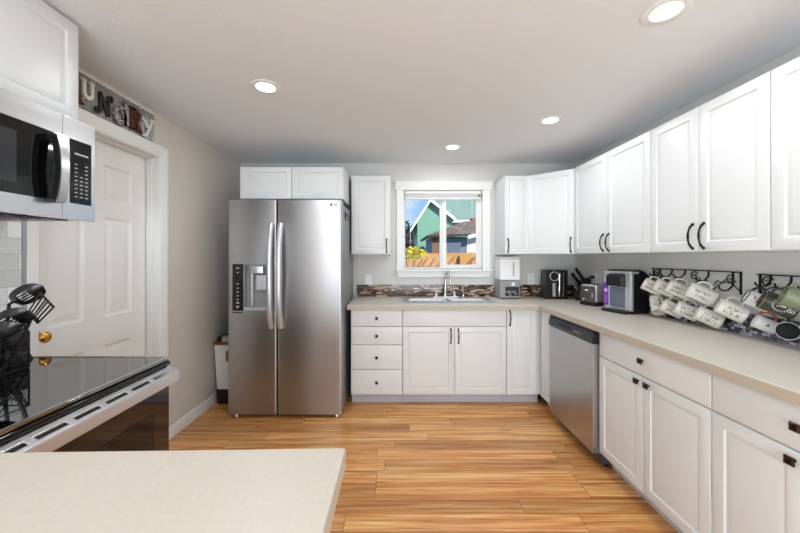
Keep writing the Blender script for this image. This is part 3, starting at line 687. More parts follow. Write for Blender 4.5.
box(bm, RX+0.031, RX+0.041, RY0+0.006, RY1+0.002, ODZ-0.066, ODZ-0.026)
sub('handle', bm, M['handle_steel'], od, rg, bevel=0.002)
bm = B(); rings(bm, RY0+0.10, RY1-0.10, 0.34, 0.70, [(0, 0), (0.002, -0.0008), (0.006, -0.0008), (0.008, 0)])
xf(bm, Matrix(((0, -1, 0, RX+0.0008), (1, 0, 0, 0), (0, 0, 1, 0), (0, 0, 0, 1)))); sub('window', bm, M['black_glass'], od, rg)
bm = B(); box(bm, RX-0.027, RX-0.002, RY0+0.004, RY1-0.004, 0.03, 0.19); build('drawer', bm, M['steel_h'], rg, bevel=0.003)

# ---------------------------------------------------------------- utensil rack with utensils
UX, UY = -1.540, 1.30
uc = thing('utensil_holder', 'black scrolled-wire utensil holder standing on the cooktop', 'utensil holder', (UX, UY, RZ+0.001))
bm = B(); z0, z1 = RZ+0.0045, RZ+0.150; h = 0.055
for sx in (-1, 1):
    for sy in (-1, 1): tube(bm, [(UX+sx*h, UY+sy*h, z0), (UX+sx*h, UY+sy*h, z1)], 0.0035, 8)
for z in (z0, (z0+z1)/2, z1):
    tube(bm, [(UX-h, UY-h, z), (UX+h, UY-h, z), (UX+h, UY+h, z), (UX-h, UY+h, z)], 0.0030, 8, closed=True)
build('wire_frame', bm, M['black_metal'], uc, smooth=True)
for face in range(4):
    bm = B(); a = face*math.pi/2
    for zc in (z0+0.037, z1-0.037):
        for s in (-1, 1):
            p = spiral((s*0.017, zc-z0), 0.024, 0.006, math.pi/2*(1+s), math.pi/2*(1+s)+s*4.6, 18, lambda u_, v_: (u_, -h, v_))
            tube(bm, p, 0.0022, 6)
    tube(bm, [(-h, -h, 0), (h, -h, z1-z0)], 0.0022, 6); tube(bm, [(h, -h, 0), (-h, -h, z1-z0)], 0.0022, 6)
    xf(bm, Matrix.Translation((UX, UY, z0)) @ Matrix.Rotation(a, 4, 'Z')); build('scroll_panel', bm, M['black_metal'], uc, smooth=True)
build('floor_plate', box(B(), UX-h, UX+h, UY-h, UY+h, RZ+0.0015, RZ+0.004), M['black_metal'], uc)
def utensil(name, label, base, neck, hd, wd, Lh, Wh, kind, mm='black_soft'):
    """handle from base to neck, then a head along hd, Lh long and Wh wide, its width lying along wd"""
    base, neck = Vector(base), Vector(neck); hd = Vector(hd).normalized(); wd = Vector(wd); wd = (wd-hd*wd.dot(hd)).normalized(); nn = hd.cross(wd)
    t = thing(name, label, 'kitchen utensil', base, 0, 'utensils in the wire holder')
    nk = neck-base
    bm = B(); tube(bm, [(0, 0, 0), nk*0.45, nk*0.85, nk, nk+hd*0.02], [0.008, 0.0068, 0.006, 0.006, 0.005], 10); build('handle', bm, M[mm], t, local=True, smooth=True)
    P = lambda u_, v_, d_=0.0: nk+hd*(0.012+Lh*v_)+wd*(Wh*u_)+nn*d_
    bm = B()
    nu, nv_ = (15, 12)
    def pt(i, j):
        u_, v_ = -1+2*i/nu, j/nv_
        if kind == 'turner':
            return P(u_*(0.36+0.14*v_), v_, 0)
        f = math.sqrt(max(0.0, 1-(2*v_-1)**2))**0.85; q = max(0.0, 1-(u_*f)**2-(2*v_-1)**2)
        return P(u_*0.5*max(f, 0.03), v_, -(0.020 if kind != 'ladle' else 0.034)*q)
    vs = [[bm.verts.new(pt(i, j)) for j in range(nv_+1)] for i in range(nu+1)]
    for i in range(nu):
        for j in range(nv_):
            if kind == 'turner' and i in (1, 2, 4, 5, 7, 9, 10, 12, 13) and 2 <= j <= 10: continue
            if kind == 'slotted' and i in (4, 6, 8, 10) and 4 <= j <= 7: continue
            bm.faces.new([vs[i][j], vs[i+1][j], vs[i+1][j+1], vs[i][j+1]])
    bmesh.ops.recalc_face_normals(bm, faces=bm.faces[:]); bmesh.ops.solidify(bm, geom=bm.faces[:], thickness=0.0028)
    build('slotted_blade' if kind == 'turner' else 'bowl', bm, M[mm], t, local=True, smooth=True)
    return t
zb_ = RZ+0.012
utensil('slotted_spoon', 'black slotted spoon standing highest in the wire holder', (UX-0.03, UY+0.035, zb_), (-1.530, 1.325, 1.170), (0.86, 0, 0.46), (0.25, 0.55, -0.8), 0.140, 0.078, 'slotted')
utensil('slotted_turner', 'black slotted turner with a square blade, leaning out furthest over the cooktop', (UX+0.035, UY+0.0, zb_), (-1.416, 1.296, 1.108), (0.60, 0, 0.76), (0.93, -0.15, -0.36), 0.095, 0.092, 'turner')
utensil('serving_spoon', 'black pierced spoon leaning low in front of the slotted turner', (UX-0.01, UY-0.012, zb_), (-1.500, 1.250, 1.088), (0.85, -0.05, 0.44), (0.2, 0.5, -0.8), 0.140, 0.080, 'slotted')
utensil('ladle', 'glossy black ladle lying lowest over the rim of the wire holder', (UX-0.02, UY-0.04, zb_), (-1.490, 1.218, 1.070), (0.92, -0.05, 0.30), (0.15, 0.75, -0.6), 0.140, 0.075, 'ladle')

# ================================================================ MICROWAVE
MX, MY0, MY1, MZ0, MZ1 = -1.311, 0.70, 1.46, 1.508, 1.918
mw = thing('microwave', 'stainless over-the-range microwave under the wall cabinet', 'microwave', (-1.5, 1.08, MZ0))
build('body', box(B(), XL+0.003, MX-0.032, MY0, MY1, MZ0+0.004, MZ1), M['silver_pl'], mw, bevel=0.003)
bm = B(); MD = 1.316
box(bm, MX-0.030, MX, MY0, MD, MZ1-0.083, MZ1); box(bm, MX-0.030, MX, MY0, MD, MZ0, MZ0+0.066)
box(bm, MX-0.030, MX, 1.285, MD, MZ0+0.066, MZ1-0.083); box(bm, MX-0.030, MX-0.012, MY0, 1.285, MZ0+0.066, MZ1-0.083)
bmesh.ops.remove_doubles(bm, verts=bm.verts[:], dist=1e-6)
md_ = build('door', bm, M['steel_h'], mw)
bm = B(); box(bm, MX-0.0115, MX+0.0012, MY0+0.03, 1.284, MZ0+0.067, MZ1-0.084); sub('window', bm, M['black_glass'], md_, mw, bevel=0.002)
bm = B(); rings(bm, 0.775, 1.155, MZ0+0.105, MZ1-0.125, [(0, 0), (0, -0.001), (0.006, -0.001)])
xf(bm, Matrix(((0, -1, 0, MX+0.0013), (1, 0, 0, 0), (0, 0, 1, 0), (0, 0, 0, 1)))); sub('viewing_screen', bm, M['smoke_glass'], md_, mw)
bm = B(); box(bm, MX-0.030, MX, MD+0.003, MY1, MZ0, MZ1); pc = build('control_column', bm, M['steel_h'], mw, bevel=0.002)
bm = B(); box(bm, MX-0.002, MX+0.0016, 1.346, 1.441, MZ0+0.066, MZ1-0.083); sub('keypad', bm, M['black_glass'], pc, mw, bevel=0.004)
bm = B()
box(bm, MX+0.0016, MX+0.0021, 1.365, 1.425, 1.775, 1.782)
for r_ in range(9):
    for c_ in range(3):
        if r_ < 3 and c_ == 1: continue
        y = 1.371+c_*0.023; z = 1.735-r_*0.0165
        box(bm, MX+0.0016, MX+0.0020, y-0.006, y+0.006, z-0.0022, z+0.0022)
sub('key_legend', bm, M['mid_grey'], pc, mw)
# bowed handle
bm = B(); hy = 1.268; n = 14
outer, inner = [], []
for i in range(n+1):
    t = -1+2*i/n; z = 1.690+t*0.128
    outer.append((MX+0.040+0.016*(1-t*t), z)); inner.append((MX+0.020+0.012*(1-t*t), 1.690+t*0.104))
prism(bm, [(MX+0.0016, 1.562)]+outer+[(MX+0.0016, 1.818)]+[(MX+0.0016, 1.794)]+inner[::-1]+[(MX+0.0016, 1.586)], 'y', hy-0.015, hy+0.017)
hd = sub('handle', bm, M['black'], md_, mw, bevel=0.002)
bm = B()
prism(bm, outer+[(p[0]+0.004, p[1]) for p in outer[::-1]], 'y', hy-0.015, hy+0.017); xf(bm, Matrix.Translation((0.0003, 0, 0)))
build('handle_facing', bm, M['steel_h'], mw, smooth=True)
bm = B(); box(bm, XL+0.05, MX-0.06, MY0+0.06, MY1-0.06, MZ0-0.002, MZ0+0.0035)
for i in range(9): box(bm, XL+0.06, MX-0.08, 0.80+i*0.06, 0.83+i*0.06, MZ0-0.005, MZ0-0.002)
build('vent_grille', bm, M['bronze'], mw)

# ================================================================ LAUNDRY SIGN
SGX = XL
sg = thing('wall_sign', 'corrugated metal sign with mixed letters above the white door', 'sign', (SGX, 1.93, 2.15))
SY0_, SY1_, SZ0, SZ1 = 1.50, 2.316, 2.152, 2.335
bm = B(); n = 96; top = []
prof = [(SGX+0.010+0.007*math.cos(2*math.pi*(i/n)*19), SY0_+(SY1_-SY0_)*i/n) for i in range(n+1)]
prism(bm, prof+[(SGX+0.001, SY1_), (SGX+0.001, SY0_)], 'z', SZ0, SZ1); build('corrugated_panel', bm, M['corrugated'], sg, smooth=True)
bm = B(); box(bm, SGX+0.001, SGX+0.020, SY0_, SY1_, SZ1+0.0005, SZ1+0.014); build('top_rail', bm, M['letter_white'], sg, bevel=0.002)
def stroke(bm, pts, w, y0, y1):
    """ribbon of width w along 2D pts, extruded"""
    P = [Vector((p[0], p[1])) for p in pts]; L_, R2 = [], []
    for i, p in enumerate(P):
        t = (P[min(i+1, len(P)-1)]-P[max(i-1, 0)]).normalized(); nn = Vector((-t.y, t.x))
        ww = w[i] if isinstance(w, (list, tuple)) else w
        L_.append(p+nn*ww/2); R2.append(p-nn*ww/2)
    for i in range(len(P)-1):
        prism(bm, [L_[i], L_[i+1], R2[i+1], R2[i]], 'y', y0, y1)
def arc(cx, cz, rx, rz, a0, a1, n=12): return [(cx+rx*math.cos(R(a0+(a1-a0)*i/n)), cz+rz*math.sin(R(a0+(a1-a0)*i/n))) for i in range(n+1)]
def letter(ch):
    bm = B(); s = lambda p, w: stroke(bm, p, w, -0.012, 0)
    if ch == 'L': s([(.2, 0), (.2, 1)], .22); s([(.1, .09), (.75, .09)], .18); s([(.02, .95), (.4, .95)], .1); s([(.72, .0), (.72, .3)], .1)
    if ch == 'A': s([(.08, 0), (.42, 1)], .15); s([(.88, 0), (.5, 1)], .2); s([(.25, .36), (.72, .36)], .11); s([(-.03, .04), (.24, .04)], .08); s([(.68, .04), (1.03, .04)], .08)
    if ch == 'U': s([(.2, .95), (.2, .42)]+arc(.48, .36, .28, .26, 180, 360)+[(.76, .95)], .2); s([(.03, .94), (.36, .94)], .11); s([(.6, .94), (.92, .94)], .11)
    if ch == 'N': s([(.22, .05), (.22, .92)], .12); s([(.2, .95), (.78, .05)], .2); s([(.78, .05), (.78, .92)], .12); s(arc(.08, .13, .12, .11, 0, -250), .09); s(arc(.92, .86, .12, .11, 180, -70), .09)
    if ch == 'D': s(arc(.42, .32, .32, .3, 0, 360, 22), .2); s([(.74, .0), (.74, 1)], .22); s([(.55, .96), (.8, .96)], .1); s([(.7, .05), (.95, .05)], .1)
    if ch == 'R': s([(.22, 0), (.22, 1)], .24); s([(.2, .92), (.5, .92)]+arc(.52, .73, .24, .19, 90, -90)+[(.2, .54)], .17); s([(.45, .52), (.82, .03)], .22); s([(.0, .04), (.44, .04)], .09); s([(.0, .96), (.4, .96)], .09); s([(.66, .04), (1.0, .04)], .09)
    if ch == 'Y': s([(.12, .92), (.44, .46)], .17); s([(.86, .95), (.5, .35), (.3, .04)], .15); s(arc(.12, .08, .15, .12, 0, -200), .11); s(arc(.06, .84, .11, .10, 60, -200), .09); s([(.68, .95), (1.0, .95)], .09)
    return bm
# (letter, y of its start along the wall, z of its foot, width, height, material)
for ch, y, z, w_, h_, m_ in (('L', 1.545, 2.172, .085, .125, 'letter_white'), ('A', 1.682, 2.165, .10, .115, 'rust'), ('U', 1.770, 2.205, .085, .105, 'letter_white'),
                             ('N', 1.862, 2.162, .100, .130, 'letter_dark'), ('D', 1.970, 2.164, .118, .145, 'letter_speck'), ('R', 2.092, 2.164, .110, .140, 'rust'), ('Y', 2.205, 2.166, .098, .125, 'letter_white')):
    bm = letter(ch); bmesh.ops.scale(bm, vec=(w_, 1, h_), verts=bm.verts[:])
    xf(bm, Matrix.Translation((SGX+0.0185, y, z)) @ Matrix.Rotation(R(90), 4, 'Z'))
    build('letter', bm, M[m_], sg)

# ================================================================ CEILING LAMPS
LAMPS = [((-0.778, 2.004), 'recessed ceiling lamp in front of the refrigerator'), ((0.523, 3.10), 'small recessed ceiling lamp nearest to the window'.replace('nearest to', 'just before')),
         ((1.148, 2.49), 'recessed ceiling lamp beside the corner wall cabinet'), ((1.116, 1.385), 'recessed ceiling lamp closest to the wall cabinets above the mugs')]
first = None
for i, ((x, y), lb) in enumerate(LAMPS):
    if first is None:
        t = thing('recessed_lamp', lb, 'ceiling lamp', (x, y, CEIL), 0, 'recessed ceiling lamps')
        bm = B(); lathe(bm, [(0.054, -0.001), (0.056, -0.006), (0.080, -0.006), (0.087, -0.003), (0.088, -0.0006), (0.054, -0.0006)], 48); build('trim_ring', bm, M['trim'], t, local=True, smooth=True)
        bm = B(); lathe(bm, [(0.0535, -0.0006), (0.0535, -0.003), (0.048, -0.007), (0.026, -0.0095), (0, -0.010)], 40); build('lens', bm, M['bulb'], t, local=True, smooth=True)
        first = t
    else:
        t = copy_tree(first); t.location = (x, y, CEIL); t['label'] = lb
    lamp('lamp_light', 'AREA', (x, y, CEIL-0.012), LAMP_W, (0.90, 0.96, 1), (0, 0, 0), shape='DISK', size=0.13)
for x, y in ((-0.778, 0.25), (0.2, -1.2), (-1.6, -1.2), (1.116, 0.1)):      # same lamps in the part of the ceiling behind the camera
    lamp('lamp_light', 'AREA', (x, y, CEIL-0.012), LAMP_W, (0.90, 0.96, 1), (0, 0, 0), shape='DISK', size=0.13)

# ================================================================ SINK AND FAUCET
sk = thing('kitchen_sink', 'stainless double-bowl sink set into the worktop under the window', 'sink', (0.51, 3.32, CT))
bm = B(); rim = [0.075, 0.130, 0.480, 0.540, 0.890, 0.945]; ry = [3.105, 3.160, 3.440, 3.540]
grid_slab(bm, rim, ry, lambda i, j: not (j == 1 and i in (1, 3)), CT+0.0005, CT+0.005)
build('rim', bm, M['sink'], sk, bevel=0.002)
for x0, x1 in ((0.130, 0.480), (0.540, 0.890)):
    bm = B(); zt, zb = CT+0.0015, CT-0.170
    A = [(x0, 3.160), (x1, 3.160), (x1, 3.440), (x0, 3.440)]
    def ring_(ins, z): return [bm.verts.new(p) for p in ((x0+ins, 3.160+ins, z), (x1-ins, 3.160+ins, z), (x1-ins, 3.440-ins, z), (x0+ins, 3.440-ins, z))]
    rr = [ring_(0, zt), ring_(0.004, zt-0.02), ring_(0.012, zb+0.02), ring_(0.03, zb)]
    for a, b in zip(rr, rr[1:]):
        for k in range(4): bm.faces.new([a[k], a[(k+1) % 4], b[(k+1) % 4], b[k]])
    bm.faces.new(rr[-1])
    bo = build('bowl', bm, M['sink'], sk)
    bm = B(); lathe(bm, [(0, 0.001), (0.03, 0.001), (0.042, 0.003), (0.042, 0.0005)], 24, None, ((x0+x1)/2, 3.30, zb)); sub('drain', bm, M['chrome'], bo, sk, smooth=True)
fc = thing('faucet', 'chrome gooseneck faucet with two handles behind the sink', 'faucet', (0.52, 3.575, CT))
FYB, FBZ = 3.567, CT+0.001
bm = B(); prism(bm, [(0.385+0.03*(1-math.cos(a)) if False else 0.0, 0) for a in []] or [(0.395, FYB-0.022), (0.655, FYB-0.022), (0.665, FYB), (0.655, FYB+0.022), (0.395, FYB+0.022), (0.385, FYB)], 'z', FBZ, FBZ+0.012); build('deck_plate', bm, M['chrome'], fc, bevel=0.004)
bm = B(); lathe(bm, [(0, 0), (0.024, 0), (0.022, 0.02), (0.014, 0.05), (0.013, 0.08), (0, 0.08)], 24, None, (0.525, FYB, FBZ+0.012)); build('base', bm, M['chrome'], fc, smooth=True)
bm = B(); pts = [(0.525, FYB, FBZ+0.06), (0.525, FYB, 1.12)]
for i in range(1, 13):
    a = math.pi*i/12; rr_ = 0.060*(1-math.cos(a)); pts.append((0.525+0.30*rr_, FYB-0.95*rr_, 1.12+0.075*math.sin(a)))
pts.append((pts[-1][0], pts[-1][1], 1.085))
tube(bm, pts, 0.0135, 14); build('spout', bm, M['chrome'], fc, smooth=True)
bm = B(); e_ = pts[-1]; lathe(bm, [(0, 0), (0.0155, 0), (0.0165, 0.012), (0.014, 0.02), (0, 0.02)], 18, None, (e_[0], e_[1], 1.078)); build('aerator', bm, M['chrome'], fc, smooth=True)
for x, sgn in ((0.428, -1), (0.622, 1)):
    bm = B(); lathe(bm, [(0, 0), (0.021, 0), (0.018, 0.03), (0.014, 0.048), (0, 0.052)], 20, None, (x, FYB, FBZ+0.012))
    tube(bm, [(x, FYB, FBZ+0.056), (x+sgn*0.0-0.02, FYB-0.008, FBZ+0.075), (x-0.052, FYB-0.012, FBZ+0.083)], [0.010, 0.008, 0.006], 10); build('handle', bm, M['chrome'], fc, smooth=True)
sp = thing('side_sprayer', 'short chrome sprayer standing beside the faucet', 'sprayer', (0.715, FYB, CT))
bm = B(); lathe(bm, [(0, 0), (0.022, 0), (0.020, 0.012), (0.013, 0.02), (0.013, 0.03), (0, 0.03)], 20, None, (0.715, FYB, CT+0.001)); build('base', bm, M['chrome'], sp, smooth=True)
bm = B(); tube(bm, [(0.715, FYB, CT+0.03), (0.714, FYB-0.002, CT+0.075), (0.708, FYB-0.012, CT+0.118), (0.702, FYB-0.03, CT+0.128)], [0.009, 0.010, 0.013, 0.010], 12); build('spray_head', bm, M['chrome'], sp, smooth=True)

# ================================================================ OUTLETS
def outlet(label, loc, rz, slots=True):
    t = thing('wall_outlet', label, 'outlet', loc, rz)
    bm = B(); rings(bm, -0.036, 0.036, -0.058, 0.058, [(0, 0), (0, -0.003), (0.004, -0.006)]); build('cover_plate', bm, M['white_pl'], t, local=True)
    for z in (-0.024, 0.024):
        bm = B(); box(bm, -0.017, 0.017, -0.0075, -0.006, z-0.015, z+0.015); s = build('socket', bm, M['trim'], t, local=True, bevel=0.003)
        bm = B()
        for x in (-0.007, 0.007): box(bm, x-0.0012, x+0.0012, -0.0079, -0.0074, z-0.005, z+0.007)
        o2 = build('slots', bm, M['slot'], s, local=True)
    return t
outlet('white wall outlet by the window, above the four-drawer cabinet', (-0.300, D-0.0005, 1.110), 0)
outlet('white wall outlet beside the white and grey food dispenser', (1.470, D-0.0005, 1.118), 0)
po = outlet('white wall outlet behind the toaster with a black plug in it', (XR-0.0005, 3.28, 1.135), R(-90))
pg = thing('power_plug', 'black power plug in the outlet behind the toaster', 'plug', (XR-0.0095, 3.28, 1.16))
bm = B(); box(bm, XR-0.045, XR-0.0095, 3.265, 3.295, 1.145, 1.175); build('plug_body', bm, M['black'], pg, bevel=0.004)
bm = B(); tube(bm, [(XR-0.044, 3.28, 1.158), (XR-0.06, 3.27, 1.10), (XR-0.05, 3.23, 1.02), (XR-0.04, 3.20, CT+0.004)], 0.0035, 8); build('cord', bm, M['black'], pg, smooth=True)

# ================================================================ COUNTER OBJECTS
# food dispenser
fdx, fdy = 1.155, 3.515
f = thing('food_dispenser', 'white and grey dry-food dispenser standing beside the sink', 'dispenser', (fdx, fdy, CT+0.001))
x0, x1, y0, y1 = -0.090, 0.118, -0.085, 0.115
bm = B(); box(bm, x0, x1, y0, y1, 0.006, 0.190); bs = build('base', bm, M['grey'], f, local=True, bevel=0.012)
bm = B(); box(bm, x0, x1, y0, y1, 0.192, 0.415); build('hopper', bm, M['white_pl'], f, local=True, bevel=0.010)
bm = B(); box(bm, x0-0.003, x1+0.003, y0-0.003, y1, 0.416, 0.432); build('lid', bm, M['white_pl'], f, local=True, bevel=0.005)
bm = B(); box(bm, 0.040, 0.058, y0-0.002, y0+0.002, 0.235, 0.375); build('level_window', bm, M['mid_grey'], f, local=True, bevel=0.004)
bm = B(); box(bm, -0.035, 0.105, y0-0.003, y0+0.004, 0.030, 0.125); tw = build('tray_window', bm, M['smoke_glass'], f, local=True, bevel=0.006)
random.seed(3)
bm = B()
for i in range(14):
    px, pz = random.uniform(-0.02, 0.09), random.uniform(0.042, 0.085); s = random.uniform(0.006, 0.012)
    box(bm, px-s, px+s, y0-0.0038, y0-0.003, pz-s*0.5, pz+s*0.5)
build('tray_contents', bm, M['mid_grey'], tw, local=True)
bm = B(); lathe(bm, [(0, 0), (0.019, 0), (0.019, 0.006), (0.015, 0.009), (0, 0.009)], 28, Matrix.Translation((0.045, y0, 0.152)) @ Matrix.Rotation(R(90), 4, 'X')); build('button', bm, M['white_pl'], f, local=True, smooth=True)
for sx in (-0.065, 0.09):
    for sy in (-0.06, 0.09):
        bm = B(); lathe(bm, [(0, 0), (0.012, 0), (0.012, 0.007), (0, 0.007)], 12, None, (sx, sy, 0)); build('foot', bm, M['dark_grey'], f, local=True)
# tool block
kx, ky = 1.648, 3.43
kb = thing('utensil_block', 'tall black block with steel tools on its front, standing in the corner', 'utensil block', (kx, ky, CT+0.001), R(-4))
bm = B(); prism(bm, [(-0.118, 0.0), (0.105, 0.0), (0.110, 0.295), (-0.110, 0.295)], 'y', 0.0, 0.14); build('block', bm, M['black'], kb, local=True, bevel=0.006)
bm = B(); box(bm, -0.122, 0.110, -0.004, 0.145, 0.0, 0.012); build('foot_plate', bm, M['black'], kb, local=True, bevel=0.003)
kt = kb.matrix_basis.copy()
def on_block(name, label, cat):
    t = thing(name, label, cat, kb.location, R(-4), 'steel tools on the black block'); return t
t = on_block('scissors', 'scissors with one round grip on the front of the black block', 'scissors')
bm = B(); cz, cx = 0.232, -0.028
tube(bm, [(cx+0.043*math.cos(a), -0.008, cz+0.045*math.sin(a)) for a in [2*math.pi*i/28 for i in range(28)]], 0.0050, 8, closed=True); build('ring_grip', bm, M['silver_pl'], t, local=True, smooth=True)
bm = B(); box(bm, -0.046, -0.016, -0.010, -0.004, 0.025, 0.165); build('blade', bm, M['silver_pl'], t, local=True, bevel=0.003)
t = on_block('steel_skewer', 'thick patterned steel tool in the middle of the black block front', 'utensil')
bm = B(); tube(bm, [(0.020, -0.010, 0.03), (0.018, -0.010, 0.10), (0.022, -0.010, 0.15), (0.019, -0.010, 0.21), (0.022, -0.010, 0.265)], [0.009, 0.012, 0.008, 0.013, 0.010], 12); build('shaft', bm, M['chrome'], t, local=True, smooth=True)
t = on_block('sharpening_steel', 'thin straight sharpening steel on the black block, closest to the knives', 'utensil')
t['label'] = 'thin straight steel rod on the black block, on the side of the knives'
bm = B(); tube(bm, [(0.058, -0.009, 0.025), (0.060, -0.009, 0.27)], 0.0055, 10); build('rod', bm, M['chrome'], t, local=True, smooth=True)
# knife block behind the toaster
nb = thing('knife_block', 'slanted black knife block in the corner behind the toaster', 'knife block', (1.838, 3.335, CT+0.001), R(-70))
bm = B(); prism(bm, [(-0.02, 0), (0.085, 0), (0.085, 0.21), (0.07, 0.225), (-0.07, 0.085)], 'x', -0.045, 0.045)
build('block', bm, M['black'], nb, local=True, bevel=0.004)
sd = Vector((0, -0.14, -0.14)); nv = Vector((0, -0.707, 0.707))
kn0 = None
klabels = ['black-handled knife set highest in the slanted block', 'black-handled knife, second down in the slanted block', 'black-handled knife, third down in the slanted block',
           'steel-handled knife, lowest in the slanted block', 'steel-handled knife, second up in the slanted block']
for i, (u_, v_, mm) in enumerate(((-0.022, 0.93, 'black'), (0.022, 0.74, 'black'), (-0.022, 0.58, 'black'), (0.018, 0.16, 'chrome'), (-0.020, 0.34, 'chrome'))):
    p = Vector((u_, 0.07, 0.225)) + sd*(1-v_)
    t = thing('kitchen_knife', klabels[i], 'knife', (0, 0, 0), 0, 'knives in the slanted block')
    base = nb.matrix_basis @ p if False else (Matrix.Translation(nb.location) @ Matrix.Rotation(R(-70), 4, 'Z')) @ p
    t.location = base; t.rotation_euler = (0, 0, R(-70))
    bm = B(); tube(bm, [nv*0.004, nv*0.05, nv*0.11, nv*0.140], [0.014, 0.017, 0.014, 0.016], 10, flat=0.7); build('handle', bm, M[mm], t, local=True, smooth=True)
    bm = B()
    for d_ in (0.035, 0.062, 0.09): tube(bm, [nv*d_+Vector((-0.0128, 0, 0)), nv*d_+Vector((0.0128, 0, 0))], 0.0035, 8)
    build('rivets', bm, M['chrome'], t, local=True)
    bm = B(); tube(bm, [nv*0.001, nv*0.008], 0.0105, 10, flat=0.7); build('bolster', bm, M['chrome'], t, local=True)
# toaster
ts = thing('toaster', 'brushed steel toaster with dark control end between knife block and coffee maker', 'toaster', (1.800, 3.020, CT+0.001), R(-66))
bm = B(); box(bm, -0.080, 0.080, -0.108, 0.115, 0.0, 0.028); build('base', bm, M['black'], ts, local=True, bevel=0.008)
bm = B(); box(bm, -0.078, 0.078, -0.100, 0.112, 0.029, 0.185); build('shell', bm, M['silver_pl'], ts, local=True, bevel=0.018, seg=4)
bm = B(); box(bm, -0.070, 0.070, -0.110, -0.099, 0.030, 0.172); pn_ = build('control_end', bm, M['gunmetal'], ts, local=True, bevel=0.008)
bm = B(); box(bm, -0.015, 0.018, -0.132, -0.1105, 0.128, 0.145); build('lever', bm, M['chrome'], pn_, local=True, bevel=0.004)
bm = B(); lathe(bm, [(0, 0), (0.013, 0), (0.012, 0.014), (0, 0.015)], 20, Matrix.Translation((-0.028, -0.1105, 0.058)) @ Matrix.Rotation(R(90), 4, 'X')); build('dial', bm, M['chrome'], pn_, local=True, smooth=True)
bm = B()
for z in (0.075, 0.092, 0.109): box(bm, 0.038, 0.056, -0.1125, -0.1105, z-0.005, z+0.005)
build('buttons', bm, M['mid_grey'], pn_, local=True)
bm = B()
for x in (-0.030, 0.030): box(bm, x-0.014, x+0.014, -0.075, 0.088, 0.1845, 0.1858)
build('bread_slots', bm, M['slot'], ts, local=True)
# coffee maker (front faces the aisle, turned a little to the camera)
ka = R(-90)+R(15)
kf = thing('coffee_maker', 'black and silver single-cup coffee maker next to the hanging mugs', 'coffee maker', (1.757, 2.500, CT+0.001), ka)
# local: x from 0 (near corner) to -0.215 (far), y depth 0..0.175
w, dp, H = 0.232, 0.178, 0.335
bm = B(); prism(bm, [(0.020, 0.0), (dp, 0.0), (dp, 0.285), (dp-0.05, 0.322), (0.085, H), (0.020, 0.330)], 'x', -w, 0); build('body', bm, M['black'], kf, local=True, bevel=0.010, seg=3)
bm = B(); box(bm, -w-0.001, -w+0.045, -0.004, 0.0195, 0.022, 0.300); box(bm, -0.050, 0.001, -0.004, 0.0195, 0.022, 0.300); box(bm, -w+0.045, -0.050, 0.005, 0.0195, 0.022, 0.300)
ff = build('front_frame', bm, M['silver_pl'], kf, local=True, bevel=0.004)
bm = B(); box(bm, -w+0.047, -0.052, 0.0, 0.0045, 0.040, 0.195); build('cup_bay', bm, M['bluegrey'], kf, local=True)
bm = B(); prism(bm, [(0.005, 0.20), (-0.038, 0.205), (-0.040, 0.285), (0.005, 0.298)], 'x', -w+0.046, -0.051); build('brew_head', bm, M['black'], kf, local=True, bevel=0.006)
bm = B(); box(bm, -w-0.002, 0.002, -0.010, 0.075, 0.301, 0.320); xf(bm, Matrix.Identity(4)); build('lid_handle', bm, M['silver_pl'], kf, local=True, bevel=0.006)
bm = B(); box(bm, -w+0.010, -0.010, -0.052, 0.0, 0.0, 0.022); build('drip_tray', bm, M['black'], kf, local=True, bevel=0.008)
bm = B(); box(bm, -w-0.004, -w+0.040, -0.0075, -0.0042, 0.045, 0.225); pc_ = build('purple_card', bm, M['purple'], kf, local=True)
bm = B(); lathe(bm, [(0, 0), (0.015, 0), (0.015, 0.0006), (0, 0.0006)], 24, Matrix.Translation((-w+0.018, -0.0076, 0.165)) @ Matrix.Rotation(R(90), 4, 'X'))
for z in (0.115, 0.095, 0.075): box(bm, -w+0.004, -w+0.030, -0.0082, -0.0076, z-0.002, z+0.002)
build('card_print', bm, mat('lilac_print', (214, 176, 232), 0.5, var=0.03), pc_, local=True)

# ================================================================ DISHWASHER
DWX = 1.268
dwz = thing('dishwasher', 'stainless dishwasher with a black control strip in the row of cabinets', 'dishwasher', (1.6, 2.464, 0))
build('tub', box(B(), XB+0.002, XR-0.006, 2.157, 2.774, 0.02, CB-0.002), M['dark_grey'], dwz)
build('toe_panel', box(B(), XB+0.03, XB+0.045, 2.157, 2.774, 0.003, 0.0195), M['black'], dwz)
bm = B(); box(bm, DWX, XB+0.001, 2.160, 2.771, 0.085, 0.795); build('door', bm, M['steel_dw'], dwz, bevel=0.005)
bm = B(); prism(bm, [(XB+0.001, 0.797), (DWX-0.004, 0.797), (DWX-0.008, 0.812), (DWX+0.004, 0.868), (XB+0.001, 0.872)], 'y', 2.158, 2.773); cs = build('control_strip', bm, M['black'], dwz, bevel=0.003)
bm = B(); box(bm, DWX-0.0068, DWX-0.0005, 2.42, 2.60, 0.822, 0.846); sub('handle_recess', bm, M['slot'], cs, dwz)
bm = B()
for y in (2.30, 2.325, 2.35, 2.375): box(bm, DWX-0.0048, DWX, y-0.006, y+0.006, 0.826, 0.834)
sub('button_marks', bm, M['mid_grey'], cs, dwz)
bm = B(); box(bm, DWX+0.006, XB+0.001, 2.158, 2.773, 0.8735, 0.880); build('door_seal', bm, M['black'], dwz)

